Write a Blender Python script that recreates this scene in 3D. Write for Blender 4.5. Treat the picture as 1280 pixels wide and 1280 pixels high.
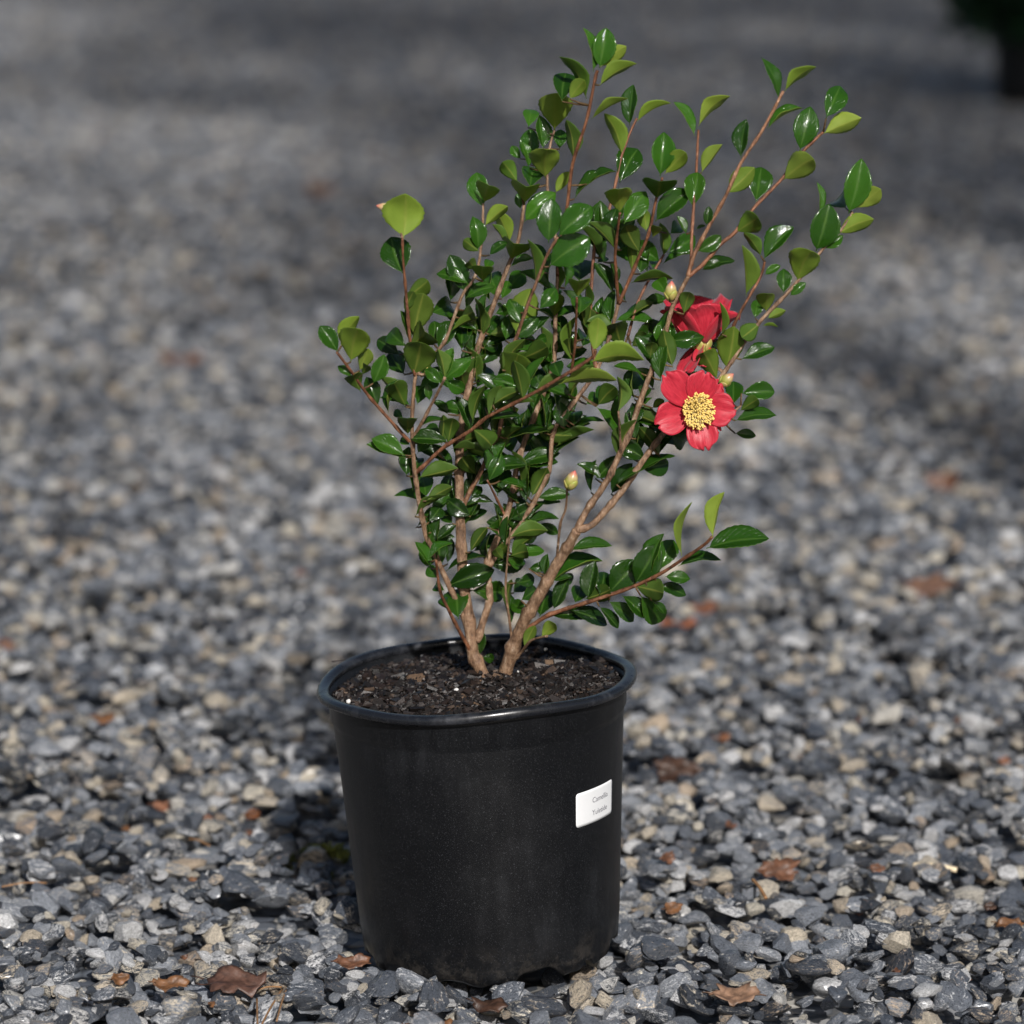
import bpy, bmesh, math, random
import numpy as np
from mathutils import Vector, Matrix, noise as mnoise

random.seed(7)
rng = np.random.default_rng(11)
C = bpy.context.scene.collection
R = math.radians
for o in list(bpy.data.objects):
    bpy.data.objects.remove(o)

# ------------------------------------------------------------------ camera, sky, sun, exposure
CAM_X, CAM_D, CAM_H, PITCH, FPX = 0.018, 3.10, 1.051, R(12.0), 4612.0
cam_d = bpy.data.cameras.new('camera')
cam = bpy.data.objects.new('camera', cam_d)
C.objects.link(cam)
cam.location = (CAM_X, -CAM_D, CAM_H)
cam.rotation_euler = (R(90) - PITCH, 0, 0)
cam_d.sensor_width = 36.0
cam_d.lens = FPX / 1280.0 * 36.0
cam_d.clip_start = 0.05
cam_d.clip_end = 2000
cam_d.dof.use_dof = True
cam_d.dof.focus_distance = 3.14
cam_d.dof.aperture_fstop = 3.9
cam_d.dof.aperture_blades = 9
bpy.context.scene.camera = cam

SUN_EL, SUN_AZ = R(33), R(12)            # azimuth measured from the camera's side of the pot towards the right
sun_dir = Vector((math.sin(SUN_AZ) * math.cos(SUN_EL), -math.cos(SUN_AZ) * math.cos(SUN_EL), math.sin(SUN_EL)))
world = bpy.data.worlds.new('World')
bpy.context.scene.world = world
world.use_nodes = True
wn = world.node_tree
bg = wn.nodes['Background']
sky = wn.nodes.new('ShaderNodeTexSky')
sky.sky_type = 'NISHITA'
sky.sun_disc = False
sky.sun_elevation = SUN_EL
sky.sun_rotation = math.atan2(sun_dir.x, sun_dir.y)
sky.air_density = 1.0
sky.dust_density = 2.5
sky.ozone_density = 1.0
wn.links.new(sky.outputs[0], bg.inputs[0])
bg.inputs[1].default_value = 0.058
sl = bpy.data.lights.new('sun', 'SUN')
sl.energy = 4.2
sl.angle = R(1.5)
sl.color = (1.0, 0.97, 0.94)
sun = bpy.data.objects.new('sun', sl)
C.objects.link(sun)
sun.location = (2, -4, 5)
sun.rotation_euler = (-sun_dir).to_track_quat('-Z', 'Y').to_euler()
vs = bpy.context.scene.view_settings
vs.view_transform = 'Standard'
vs.look = 'None'
vs.exposure = 0.12
vs.gamma = 1.0
cy = bpy.context.scene.cycles
cy.max_bounces = 4
cy.diffuse_bounces = 2
cy.glossy_bounces = 2
cy.transmission_bounces = 3
cy.caustics_reflective = False
cy.caustics_refractive = False

# ------------------------------------------------------------------ pixel -> place
cp, sp = math.cos(PITCH), math.sin(PITCH)
def ray(px, py):
    a, b = (px - 640) / FPX, (640 - py) / FPX
    return Vector((a, cp + b * sp, -sp + b * cp))
CAMP = Vector((CAM_X, -CAM_D, CAM_H))
def P(px, py, Y):                        # the point of a pixel's ray in the upright plane at depth Y
    d = ray(px, py)
    return CAMP + d * ((Y + CAM_D) / d.y)
def G(px, py, z=0.0):                    # the point of a pixel's ray on the ground
    d = ray(px, py)
    return CAMP + d * ((z - CAM_H) / d.z)
PXM = 1440.0                             # pixels per metre at the plant

# ------------------------------------------------------------------ helpers
def mesh(name, verts, faces, mats=(), smooth=True, midx=None, uvs=None):
    me = bpy.data.meshes.new(name)
    me.from_pydata([tuple(v) for v in verts], [], faces)
    for m in mats:
        me.materials.append(m)
    if smooth:
        me.polygons.foreach_set('use_smooth', [True] * len(me.polygons))
    if midx is not None:
        me.polygons.foreach_set('material_index', midx)
    if uvs is not None:
        ul = me.uv_layers.new(name='UVMap')
        li = np.zeros(len(me.loops), dtype=np.int32)
        me.loops.foreach_get('vertex_index', li)
        ul.data.foreach_set('uv', np.asarray(uvs, dtype=np.float32)[li].ravel())
    me.update()
    return me
def obj(name, me, parent=None, mat=None):
    if mat is not None and not me.materials:
        me.materials.append(mat)
    o = bpy.data.objects.new(name, me)
    C.objects.link(o)
    if parent is not None:
        o.parent = parent
    return o
def empty(name, loc=(0, 0, 0)):
    o = bpy.data.objects.new(name, None)
    o.empty_display_size = 0.05
    C.objects.link(o)
    o.location = loc
    return o
def tag(o, label=None, cat=None, group=None, kind=None):
    if label: o['label'] = label
    if cat: o['category'] = cat
    if group: o['group'] = group
    if kind: o['kind'] = kind
    return o
def frame(x, y, z, loc=(0, 0, 0), s=(1, 1, 1)):
    m = Matrix.Identity(4)
    for i, (ax, k) in enumerate(((x, s[0]), (y, s[1]), (z, s[2]))):
        for j in range(3):
            m[j][i] = ax[j] * k
    for j in range(3):
        m[j][3] = loc[j]
    return m
def solid_grid(pts, nu, nv, thick, uv=None):
    """A curved sheet of nu x nv points made solid: upper face material 0, lower face material 1."""
    pts = np.asarray(pts, dtype=float).reshape(nu, nv, 3)
    du = np.gradient(pts, axis=0)
    dv = np.gradient(pts, axis=1)
    n = np.cross(du, dv)
    ln = np.linalg.norm(n, axis=2, keepdims=True)
    n = n / np.maximum(ln, 1e-9)
    n[ln[..., 0] < 1e-9] = (0, 0, 1)
    top = pts + n * thick * .5
    bot = pts - n * thick * .5
    verts = np.concatenate([top.reshape(-1, 3), bot.reshape(-1, 3)])
    N = nu * nv
    faces, mi = [], []
    for i in range(nu - 1):
        for j in range(nv - 1):
            a, b, c, d = i * nv + j, (i + 1) * nv + j, (i + 1) * nv + j + 1, i * nv + j + 1
            faces.append((a, b, c, d)); mi.append(0)
            faces.append((N + a, N + d, N + c, N + b)); mi.append(1)
    ring = [j for j in range(nv)] + [i * nv + nv - 1 for i in range(1, nu)] + \
           [(nu - 1) * nv + j for j in range(nv - 2, -1, -1)] + [i * nv for i in range(nu - 2, 0, -1)]
    for k in range(len(ring)):
        a, b = ring[k], ring[(k + 1) % len(ring)]
        faces.append((a, b, N + b, N + a)); mi.append(1)
    uvs = None
    if uv is not None:
        uvs = np.concatenate([uv, uv])
    return verts, faces, mi, uvs
def tube(pts, rad, n=8, cap=True):
    pts = [Vector(p) for p in pts]
    verts, faces = [], []
    up = Vector((0.31, 0.9, 0.2)).normalized()
    for i, p in enumerate(pts):
        t = (pts[min(i + 1, len(pts) - 1)] - pts[max(i - 1, 0)]).normalized()
        x = t.cross(up)
        if x.length < 1e-4:
            x = t.cross(Vector((1, 0, 0)))
        x.normalize()
        y = t.cross(x).normalized()
        for k in range(n):
            a = 2 * math.pi * k / n
            verts.append(p + (x * math.cos(a) + y * math.sin(a)) * rad[i])
    for i in range(len(pts) - 1):
        for k in range(n):
            k2 = (k + 1) % n
            faces.append((i * n + k, i * n + k2, (i + 1) * n + k2, (i + 1) * n + k))
    if cap:
        faces.append(tuple(range(n - 1, -1, -1)))
        faces.append(tuple((len(pts) - 1) * n + k for k in range(n)))
    return verts, faces
def lathe(profile, n, warp=None, close=False):
    verts, faces = [], []
    m = len(profile)
    for i in range(n):
        a = 2 * math.pi * i / n
        for j, (r, z) in enumerate(profile):
            if warp: r, z = warp(a, j, r, z)
            verts.append((r * math.sin(a), -r * math.cos(a), z))
    for i in range(n):
        i2 = (i + 1) % n
        for j in range(m - 1 if not close else m):
            j2 = (j + 1) % m
            faces.append((i * m + j, i2 * m + j, i2 * m + j2, i * m + j2))
    return verts, faces
def smooth_path(pts, sub=5):
    out = []
    n = len(pts)
    for i in range(n - 1):
        p0, p1, p2, p3 = pts[max(i - 1, 0)], pts[i], pts[i + 1], pts[min(i + 2, n - 1)]
        for k in range(sub):
            t = k / sub
            out.append(tuple(.5 * ((2 * p1[q]) + (-p0[q] + p2[q]) * t + (2 * p0[q] - 5 * p1[q] + 4 * p2[q] - p3[q]) * t * t
                             + (-p0[q] + 3 * p1[q] - 3 * p2[q] + p3[q]) * t ** 3) for q in range(len(p1))))
    out.append(tuple(pts[-1]))
    return out

# ------------------------------------------------------------------ materials
class Mat:
    def __init__(self, name):
        self.m = bpy.data.materials.new(name)
        self.m.use_nodes = True
        self.t = self.m.node_tree
        self.b = self.t.nodes['Principled BSDF']
        self.out = self.t.nodes['Material Output']
    def n(self, kind, **kw):
        nd = self.t.nodes.new(kind)
        for k, v in kw.items():
            setattr(nd, k, v)
        return nd
    def l(self, a, b):
        self.t.links.new(a, b)
    def val(self, sock, v):
        if hasattr(v, 'is_output') or isinstance(v, bpy.types.NodeSocket):
            self.l(v, sock)
        else:
            sock.default_value = v
    def math(self, op, a, b=None, clamp=False):
        nd = self.n('ShaderNodeMath', operation=op)
        nd.use_clamp = clamp
        self.val(nd.inputs[0], a)
        if b is not None: self.val(nd.inputs[1], b)
        return nd.outputs[0]
    def noise(self, vec, scale, detail=3, rough=.55, dist=0.0):
        nd = self.n('ShaderNodeTexNoise')
        if vec is not None: self.l(vec, nd.inputs['Vector'])
        nd.inputs['Scale'].default_value = scale
        nd.inputs['Detail'].default_value = detail
        nd.inputs['Roughness'].default_value = rough
        nd.inputs['Distortion'].default_value = dist
        return nd.outputs[0]
    def ramp(self, fac, stops, interp='LINEAR'):
        nd = self.n('ShaderNodeValToRGB')
        nd.color_ramp.interpolation = interp
        els = nd.color_ramp.elements
        while len(els) < len(stops): els.new(.5)
        for e, (p, c) in zip(els, stops):
            e.position = p
            e.color = (*c, 1) if len(c) == 3 else c
        self.val(nd.inputs[0], fac)
        return nd.outputs[0]
    def smooth(self, v, lo, hi, a=0.0, b=1.0):
        nd = self.n('ShaderNodeMapRange', interpolation_type='SMOOTHSTEP')
        self.val(nd.inputs[0], v); self.val(nd.inputs[1], lo); self.val(nd.inputs[2], hi)
        self.val(nd.inputs[3], a); self.val(nd.inputs[4], b)
        return nd.outputs[0]
    def mix(self, fac, a, b, blend='MIX'):
        nd = self.n('ShaderNodeMix', data_type='RGBA', blend_type=blend)
        self.val(nd.inputs[0], fac)
        for s, v in ((nd.inputs[6], a), (nd.inputs[7], b)):
            if isinstance(v, tuple): v = (*v, 1) if len(v) == 3 else v
            self.val(s, v)
        return nd.outputs[2]
    def bump(self, h, strength=.3, dist=.001):
        nd = self.n('ShaderNodeBump')
        nd.inputs['Strength'].default_value = strength
        nd.inputs['Distance'].default_value = dist
        self.l(h, nd.inputs['Height'])
        self.l(nd.outputs[0], self.b.inputs['Normal'])
    def coord(self, which='Object'):
        return self.n('ShaderNodeTexCoord').outputs[which]
    def rnd(self):
        return self.n('ShaderNodeObjectInfo').outputs['Random']
    def white(self, v, off=0.0):
        nd = self.n('ShaderNodeTexWhiteNoise', noise_dimensions='1D')
        self.val(nd.inputs['W'], self.math('ADD', v, off) if off else v)
        return nd.outputs['Value']
    def vadd(self, vec, v):
        nd = self.n('ShaderNodeVectorMath', operation='ADD')
        self.l(vec, nd.inputs[0]); self.l(v, nd.inputs[1])
        return nd.outputs[0]
    def vscale(self, vec, s):
        nd = self.n('ShaderNodeVectorMath', operation='MULTIPLY')
        self.l(vec, nd.inputs[0]); nd.inputs[1].default_value = s
        return nd.outputs[0]
    def set(self, **kw):
        for k, v in kw.items():
            s = self.b.inputs[k.replace('_', ' ')]
            if isinstance(v, tuple) and len(v) == 3: v = (*v, 1)
            self.val(s, v)
        return self

def mat_stone():
    m = Mat('gravel_stone')
    r = m.rnd()
    r2, r3, r4 = m.white(r, 3.1), m.white(r, 7.7), m.white(r, 12.3)
    off = m.math('MULTIPLY', r, 80.0)
    cx = m.n('ShaderNodeCombineXYZ')
    for i in range(3): m.l(off, cx.inputs[i])
    co = m.vadd(m.coord(), cx.outputs[0])
    band = m.noise(m.vscale(co, (1.0, 1.3, 3.0)), 1.5, 3, .65, .6)
    fine = m.noise(co, 6.5, 4, .80)
    dark = m.ramp(r2, [(0, (.026, .031, .041)), (.30, (.067, .078, .098)), (.65, (.138, .154, .182)), (1, (.285, .304, .336))])
    pale = m.ramp(r3, [(0, (.64, .64, .64)), (.40, (.52, .52, .52)), (.56, (.60, .55, .45)), (.85, (.52, .44, .33)), (1, (.40, .30, .21))])
    thr = m.ramp(r4, [(0, (.64,) * 3), (.42, (.585,) * 3), (.66, (.53,) * 3), (.84, (.45,) * 3), (1, (.27,) * 3)])
    vein = m.math('ADD', m.math('MULTIPLY', band, .62), m.math('MULTIPLY', fine, .38))
    fac = m.smooth(vein, m.math('SUBTRACT', thr, .06), m.math('ADD', thr, .06))
    col = m.mix(m.math('MULTIPLY', fac, .88), dark, pale)
    col = m.mix(.85, col, m.ramp(fine, [(.30, (.30,) * 3), (.48, (.92,) * 3), (.58, (1.15,) * 3), (.72, (2.1,) * 3)]), 'MULTIPLY')
    col = m.mix(.55, col, m.ramp(band, [(.3, (.55,) * 3), (.7, (1.45,) * 3)]), 'MULTIPLY')
    rust = m.smooth(m.math('MULTIPLY', band, m.white(r, 21.0)), .56, .64)
    col = m.mix(m.math('MULTIPLY', rust, .5), col, (.22, .13, .07))
    m.set(Base_Color=col, Roughness=m.smooth(fine, .35, .65, .22, .58), Specular_IOR_Level=.55, Coat_Weight=m.smooth(band, .45, .60, 0.0, .4), Coat_Roughness=.22)
    m.bump(fine, .9, .0024)
    return m.m
def mat_ground():
    m = Mat('gravel_bed')
    co = m.coord()
    v = m.n('ShaderNodeTexVoronoi'); v.inputs['Scale'].default_value = 42
    m.l(co, v.inputs['Vector'])
    sep = m.n('ShaderNodeSeparateColor'); m.l(v.outputs['Color'], sep.inputs[0])
    col = m.ramp(sep.outputs[0], [(0, (.07, .08, .10)), (.4, (.17, .19, .22)), (.7, (.30, .31, .33)), (.9, (.46, .44, .40)), (1, (.60, .58, .54))])
    edge = m.smooth(v.outputs['Distance'], .35, .75, 1.0, .35)
    col = m.mix(1.0, col, edge, 'MULTIPLY')
    col = m.mix(.5, col, m.ramp(m.noise(co, .5, 4), [(.3, (.75,) * 3), (.7, (1.2,) * 3)]), 'MULTIPLY')
    m.set(Base_Color=col, Roughness=.6)
    m.bump(edge, .8, .01)
    return m.m
def mat_leaf(top):
    m = Mat('leaf_upper' if top else 'leaf_under')
    oi = m.n('ShaderNodeObjectInfo')
    r = oi.outputs['Random']
    uv = m.coord('UV')
    s = m.n('ShaderNodeSeparateXYZ'); m.l(uv, s.inputs[0])
    u, v = s.outputs[0], s.outputs[1]
    av = m.math('ABSOLUTE', m.math('SUBTRACT', v, .5))
    rib = m.smooth(av, .0, .075, 1.0, 0.0)
    vv = m.math('SUBTRACT', m.math('MULTIPLY', u, 8.0), m.math('MULTIPLY', av, 7.0))
    fr = m.math('ABSOLUTE', m.math('SUBTRACT', m.math('FRACT', vv), .5))
    side = m.smooth(fr, .0, .10, 1.0, 0.0)
    co = m.coord()
    off = m.n('ShaderNodeCombineXYZ'); m.l(m.math('MULTIPLY', r, 40.0), off.inputs[0])
    cc = m.vadd(uv, off.outputs[0])
    nz = m.noise(cc, 5.0, 4, .6)
    oc = oi.outputs['Color']
    if top:
        base = m.ramp(m.white(r, 2.0), [(0, (.016, .058, .005)), (.5, (.028, .095, .007)), (1, (.046, .138, .010))])
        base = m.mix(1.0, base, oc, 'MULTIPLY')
        base = m.mix(m.math('MULTIPLY', rib, .55), base, (.10, .20, .035))
        base = m.mix(m.math('MULTIPLY', side, .16), base, (.06, .14, .03))
        spt = m.smooth(m.noise(cc, 14.0, 3), .69, .73)
        base = m.mix(m.math('MULTIPLY', spt, m.smooth(m.white(r, 11.0), .6, .8, 0.0, .7)), base, (.10, .07, .02))
        drops = m.noise(cc, 20.0, 2, .5)
        dm = m.smooth(drops, .60, .66)
        m.set(Roughness=m.smooth(m.math('ADD', m.math('MULTIPLY', nz, .8), m.math('MULTIPLY', m.white(r, 5.), .3)), .35, .85, .10, .30),
              Specular_IOR_Level=.45, Coat_Weight=m.math('MULTIPLY', dm, .9), Coat_Roughness=.05)
        h = m.math('ADD', m.math('ADD', m.math('MULTIPLY', side, -.25), m.math('MULTIPLY', nz, .8)), m.math('MULTIPLY', dm, 2.4))
        m.bump(h, .55, .0009)
        trans, tc = .32, (.16, .40, .03)
    else:
        base = m.ramp(m.white(r, 2.0), [(0, (.190, .285, .040)), (.5, (.225, .320, .045)), (1, (.275, .350, .062))])
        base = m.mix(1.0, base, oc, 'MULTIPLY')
        base = m.mix(m.math('MULTIPLY', rib, .5), base, (.34, .36, .07))
        base = m.mix(m.math('MULTIPLY', side, .14), base, (.10, .16, .03))
        sp_ = m.smooth(m.noise(cc, 22.0, 2), .70, .74)
        base = m.mix(m.math('MULTIPLY', sp_, m.smooth(m.white(r, 9.0), .55, .75, 0.0, .75)), base, (.03, .028, .012))
        m.set(Roughness=.42, Specular_IOR_Level=.4)
        m.bump(m.math('ADD', m.math('MULTIPLY', rib, 1.0), nz), .3, .0006)
        trans, tc = .36, (.50, .68, .07)
    base = m.mix(m.math('MULTIPLY', m.smooth(nz, .35, .7), .35), base, m.mix(1.0, base, (.62, .72, .6), 'MULTIPLY'))
    m.set(Base_Color=base)
    tr = m.n('ShaderNodeBsdfTranslucent')
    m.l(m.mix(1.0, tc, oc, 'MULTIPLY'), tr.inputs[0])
    mx = m.n('ShaderNodeMixShader'); mx.inputs[0].default_value = trans
    m.l(m.b.outputs[0], mx.inputs[1]); m.l(tr.outputs[0], mx.inputs[2])
    m.l(mx.outputs[0], m.out.inputs[0])
    return m.m
def mat_bark():
    m = Mat('bark')
    co = m.coord()
    oi = m.n('ShaderNodeObjectInfo')
    n1 = m.noise(m.vscale(co, (1, 1, .45)), 190, 5, .75)
    n2 = m.noise(co, 75, 4, .7)
    col = m.ramp(n1, [(.30, (.040, .024, .016)), (.44, (.18, .105, .062)), (.58, (.31, .20, .125)), (.74, (.56, .45, .35))])
    col = m.mix(.6, col, m.ramp(n2, [(.3, (.35, .33, .3)), (.7, (1.4, 1.35, 1.3))]), 'MULTIPLY')
    col = m.mix(1.0, col, oi.outputs['Color'], 'MULTIPLY')
    col = m.mix(1.0, col, (1.0, 1.0, 1.0), 'MULTIPLY')
    m.set(Base_Color=col, Roughness=.5, Specular_IOR_Level=.45)
    m.bump(m.math('ADD', n1, n2), .9, .0022)
    return m.m
def mat_pot():
    m = Mat('black_plastic')
    co = m.coord()
    n1 = m.noise(co, 9, 5, .65)
    streak = m.noise(m.vscale(co, (60, 60, 9)), 1.0, 4, .7)
    speck = m.noise(co, 1000, 1)
    sc = m.noise(m.vscale(co, (14, 14, 420)), 1.0, 2)
    dust = m.math('MULTIPLY', m.smooth(n1, .46, .75), m.smooth(streak, .35, .75))
    col = m.mix(m.math('MULTIPLY', dust, .26), (.0044, .0048, .0058), (.055, .058, .066))
    col = m.mix(m.math('MULTIPLY', m.smooth(speck, .62, .72), .22), col, (.12, .125, .14))
    col = m.mix(m.math('MULTIPLY', m.smooth(sc, .78, .82), .4), col, (.12, .12, .12))
    zs = m.n('ShaderNodeSeparateXYZ'); m.l(co, zs.inputs[0])
    mud = m.math('MULTIPLY', m.smooth(zs.outputs[2], .0, .045, 1.0, 0.0), m.smooth(m.noise(co, 55, 5, .7), .46, .66))
    col = m.mix(m.math('MULTIPLY', mud, .40), col, (.085, .075, .065))
    m.set(Base_Color=col, Roughness=m.smooth(m.math('ADD', n1, m.math('MULTIPLY', streak, .5)), .45, 1.0, .30, .48), Specular_IOR_Level=.38)
    m.bump(m.math('ADD', m.math('MULTIPLY', speck, .4), n1), .25, .0012)
    return m.m
def mat_simple(name, col, rough=.6, var=.35, scale=60, spec=.5, bump=.3, col2=None, bd=.001):
    m = Mat(name)
    co = m.coord()
    n1 = m.noise(co, scale, 4, .6)
    c2 = col2 or tuple(c * (1 - var) for c in col)
    oi = m.n('ShaderNodeObjectInfo')
    c = m.mix(m.smooth(n1, .32, .68), c2, col)
    c = m.mix(1.0, c, oi.outputs['Color'], 'MULTIPLY')
    m.set(Base_Color=c, Roughness=rough, Specular_IOR_Level=spec)
    m.bump(n1, bump, bd)
    return m.m
def mat_soil():
    m = Mat('potting_mix')
    co = m.coord()
    n1 = m.noise(co, 90, 6, .7)
    m.set(Base_Color=m.ramp(n1, [(.3, (.005, .004, .003)), (.55, (.013, .010, .008)), (.75, (.03, .022, .018))]), Roughness=.55)
    m.bump(n1, 1.0, .006)
    return m.m
def mat_chip():
    m = Mat('bark_chip')
    at = m.n('ShaderNodeAttribute', attribute_name='tone')
    n1 = m.noise(m.coord(), 300, 3)
    c = m.ramp(at.outputs['Fac'], [(0, (.005, .0036, .003)), (.45, (.011, .0078, .0065)), (.75, (.020, .012, .009)), (.92, (.034, .028, .026)), (.985, (.06, .040, .028)), (1, (.12, .075, .045))])
    c = m.mix(.6, c, m.ramp(n1, [(.3, (.5,) * 3), (.7, (1.5,) * 3)]), 'MULTIPLY')
    m.set(Base_Color=c, Roughness=.5, Specular_IOR_Level=.45)
    m.bump(n1, .5, .001)
    return m.m
def mat_petal():
    m = Mat('red_petal')
    uv = m.coord('UV')
    s = m.n('ShaderNodeSeparateXYZ'); m.l(uv, s.inputs[0])
    n1 = m.noise(m.vscale(uv, (4, 26, 1)), 1.0, 4, .6)
    n2 = m.noise(m.coord(), 240, 3)
    col = m.mix(m.smooth(n1, .3, .7), (.42, .012, .030), (.60, .036, .062))
    col = m.mix(m.smooth(s.outputs[0], .0, .35, .45, 0.0), col, (.40, .008, .02))
    col = m.mix(m.smooth(m.noise(m.coord(), 150, 4, .7), .45, .75, 0.0, .45), col, (.30, .008, .022))
    dr = m.smooth(m.noise(m.coord(), 520, 1), .68, .73)
    m.set(Base_Color=col, Roughness=.42, Specular_IOR_Level=.4, Sheen_Weight=.15, Coat_Weight=m.math('MULTIPLY', dr, .9), Coat_Roughness=.05)
    m.bump(m.math('ADD', m.math('ADD', n1, m.math('MULTIPLY', n2, .3)), m.math('MULTIPLY', dr, 1.0)), .4, .0007)
    tr = m.n('ShaderNodeBsdfTranslucent'); tr.inputs[0].default_value = (.75, .03, .05, 1)
    mx = m.n('ShaderNodeMixShader'); mx.inputs[0].default_value = .15
    m.l(m.b.outputs[0], mx.inputs[1]); m.l(tr.outputs[0], mx.inputs[2]); m.l(mx.outputs[0], m.out.inputs[0])
    return m.m
def mat_bud():
    m = Mat('flower_bud')
    s = m.n('ShaderNodeSeparateXYZ'); m.l(m.coord('UV'), s.inputs[0])
    n1 = m.noise(m.coord(), 300, 3)
    t = m.math('ADD', s.outputs[0], m.math('MULTIPLY', m.math('SUBTRACT', n1, .5), .35))
    oi = m.n('ShaderNodeObjectInfo')
    c = m.ramp(t, [(0, (.16, .22, .03)), (.5, (.30, .29, .06)), (.72, (.48, .38, .18)), (.85, (.52, .24, .15)), (1, (.50, .10, .10))])
    m.set(Base_Color=c, Roughness=.3, Coat_Weight=.3)
    return m.m

def mat_rim():
    m = Mat('black_plastic_lip')
    co = m.coord()
    n1 = m.noise(co, 40, 4, .65)
    n2 = m.noise(co, 700, 1)
    col = m.mix(m.smooth(n1, .5, .8, 0.0, .5), (.010, .011, .014), (.10, .105, .12))
    m.set(Base_Color=col, Roughness=m.smooth(n1, .3, .7, .16, .36), Specular_IOR_Level=.6)
    m.bump(m.math('ADD', n1, m.math('MULTIPLY', n2, .15)), .2, .0012)
    return m.m
M = dict(rim=mat_rim(), stone=mat_stone(), ground=mat_ground(), ltop=mat_leaf(True), lund=mat_leaf(False), bark=mat_bark(), pot=mat_pot(),
         soil=mat_soil(), chip=mat_chip(), petal=mat_petal(), bud=mat_bud(),
         filament=mat_simple('filament', (.92, .74, .36), .5, .2, 400),
         anther=mat_simple('anther', (.95, .68, .20), .55, .25, 500),
         sepal=mat_simple('sepal', (.32, .36, .07), .4, .5, 200, col2=(.45, .33, .12)),
         sticker=mat_simple('white_sticker', (.80, .81, .82), .45, .03, 30, bump=.02),
         ink=mat_simple('grey_ink', (.22, .22, .25), .6, .2, 300, bump=0),
         perlite=mat_simple('perlite', (.75, .73, .70), .7, .2, 300),
         deadleaf=mat_simple('dead_leaf', (.190, .098, .058), .5, .6, 130, bump=.5, bd=.002),
         needle=mat_simple('pine_needle', (.36, .19, .08), .5, .4, 200),
         moss=mat_simple('moss', (.20, .22, .035), .7, .5, 200),
         bgleaf=mat_simple('evergreen_foliage', (.022, .072, .030), .6, .6, 40, spec=.2),
         treeleaf=mat_simple('tree_foliage', (.045, .085, .025), .5, .5, 20, spec=.3))

# ------------------------------------------------------------------ ground: sheet, gravel, stones
def fbm(v, s, o=3):
    return mnoise.fractal(Vector(v) * s, 1.0, 2.0, o)
def stone_mesh(k):
    rr = random.Random(100 + k)
    bm = bmesh.new()
    bmesh.ops.create_icosphere(bm, subdivisions=3, radius=1.0)
    planes = []
    for _ in range(rr.randint(9, 14)):
        n = Vector((rr.gauss(0, 1), rr.gauss(0, 1), rr.gauss(0, 1))).normalized()
        planes.append((n, rr.uniform(.42, .84)))
    o = Vector((rr.uniform(-50, 50), rr.uniform(-50, 50), rr.uniform(-50, 50)))
    for v in bm.verts:
        p = v.co * (1.0 + .18 * mnoise.noise(v.co * 1.1 + o))
        for n, d in planes:
            e = p.dot(n) - d
            if e > 0: p = p - n * e * .99
        p += v.co * (.05 * mnoise.noise(v.co * 3.5 + o) + .035 * mnoise.noise(v.co * 9 + o))
        v.co = p * 1.22
    me = bpy.data.meshes.new('stone')
    bm.to_mesh(me); bm.free()
    me.polygons.foreach_set('use_smooth', [True] * len(me.polygons))
    me.set_sharp_from_angle(angle=R(30))
    me.materials.append(M['stone'])
    return me
STONES = [stone_mesh(k) for k in range(18)]

gs = 600.0
ground = obj('ground', mesh('ground', [(-gs, -gs, -.022), (gs, -gs, -.022), (gs, gs, -.022), (-gs, gs, -.022)], [(0, 1, 2, 3)], smooth=False), mat=M['ground'])
tag(ground, 'grey gravel yard stretching away behind the pot', 'ground', kind='structure')

RES = .004
HX0, HY0, HX1, HY1 = -2.7, -1.0, 2.7, 5.2
HF = np.full((int((HY1 - HY0) / RES), int((HX1 - HX0) / RES)), -.034, dtype=np.float32)
def sizes(n, med=.0104, sg=.34):
    a = np.clip(med * np.exp(rng.normal(0, sg, n)), .0040, .0185)
    return a, a * rng.uniform(.58, .95, n), a * rng.uniform(.32, .66, n)
def drop(y0, y1, dens, margin, med):
    W = lambda y: .139 * (y + CAM_D) + margin
    area = (y1 - y0) * (W(y0) + W(y1))
    n = int(area * dens)
    ys = rng.uniform(y0, y1, n)
    xs = rng.uniform(-1, 1, n) * W(ys)
    a, b, c = sizes(n, med)
    yaw = rng.uniform(0, 2 * math.pi, n)
    zs = np.zeros(n)
    for i in range(n):
        A, B, Cc = a[i], b[i], c[i]
        ix, iy = int((xs[i] - HX0) / RES), int((ys[i] - HY0) / RES)
        k = int(A / RES) + 1
        sub = HF[max(iy - k, 0):iy + k + 1, max(ix - k, 0):ix + k + 1]
        if sub.shape != (2 * k + 1, 2 * k + 1):
            zs[i] = -.02
            continue
        g = GR[k]
        cw, sw = math.cos(yaw[i]), math.sin(yaw[i])
        q = 1.0 - ((g[0] * cw + g[1] * sw) / A) ** 2 - ((-g[0] * sw + g[1] * cw) / B) ** 2
        msk = q > 0
        hm = sub[msk]
        z = .55 * float(hm.mean()) + .45 * float(hm.max()) + .50 * Cc if hm.size else -.02
        zs[i] = z
        np.maximum(sub, np.where(msk, z + Cc * np.sqrt(np.maximum(q, 0)), -1), out=sub)
    return np.stack([xs, ys, zs, a, b, c, yaw], 1)
GR = {}
for k in range(1, 12):
    gx, gy = np.meshgrid(np.arange(-k, k + 1) * RES, np.arange(-k, k + 1) * RES)
    GR[k] = (gx, gy)
S = np.concatenate([drop(-.75, 1.6, 10500, .85, .0091), drop(1.6, 5.0, 5000, 1.3, .0104)])
lvl = float(np.median(HF[int((-.5 - HY0) / RES):int((1.2 - HY0) / RES), int((-.35 - HX0) / RES):int((.35 - HX0) / RES)]))
near_cut = len(S)
lvl += .0035
S[:, 2] -= lvl
HF -= lvl
_ix = np.clip(((S[:, 0] - HX0) / RES).astype(int), 0, HF.shape[1] - 1)
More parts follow.
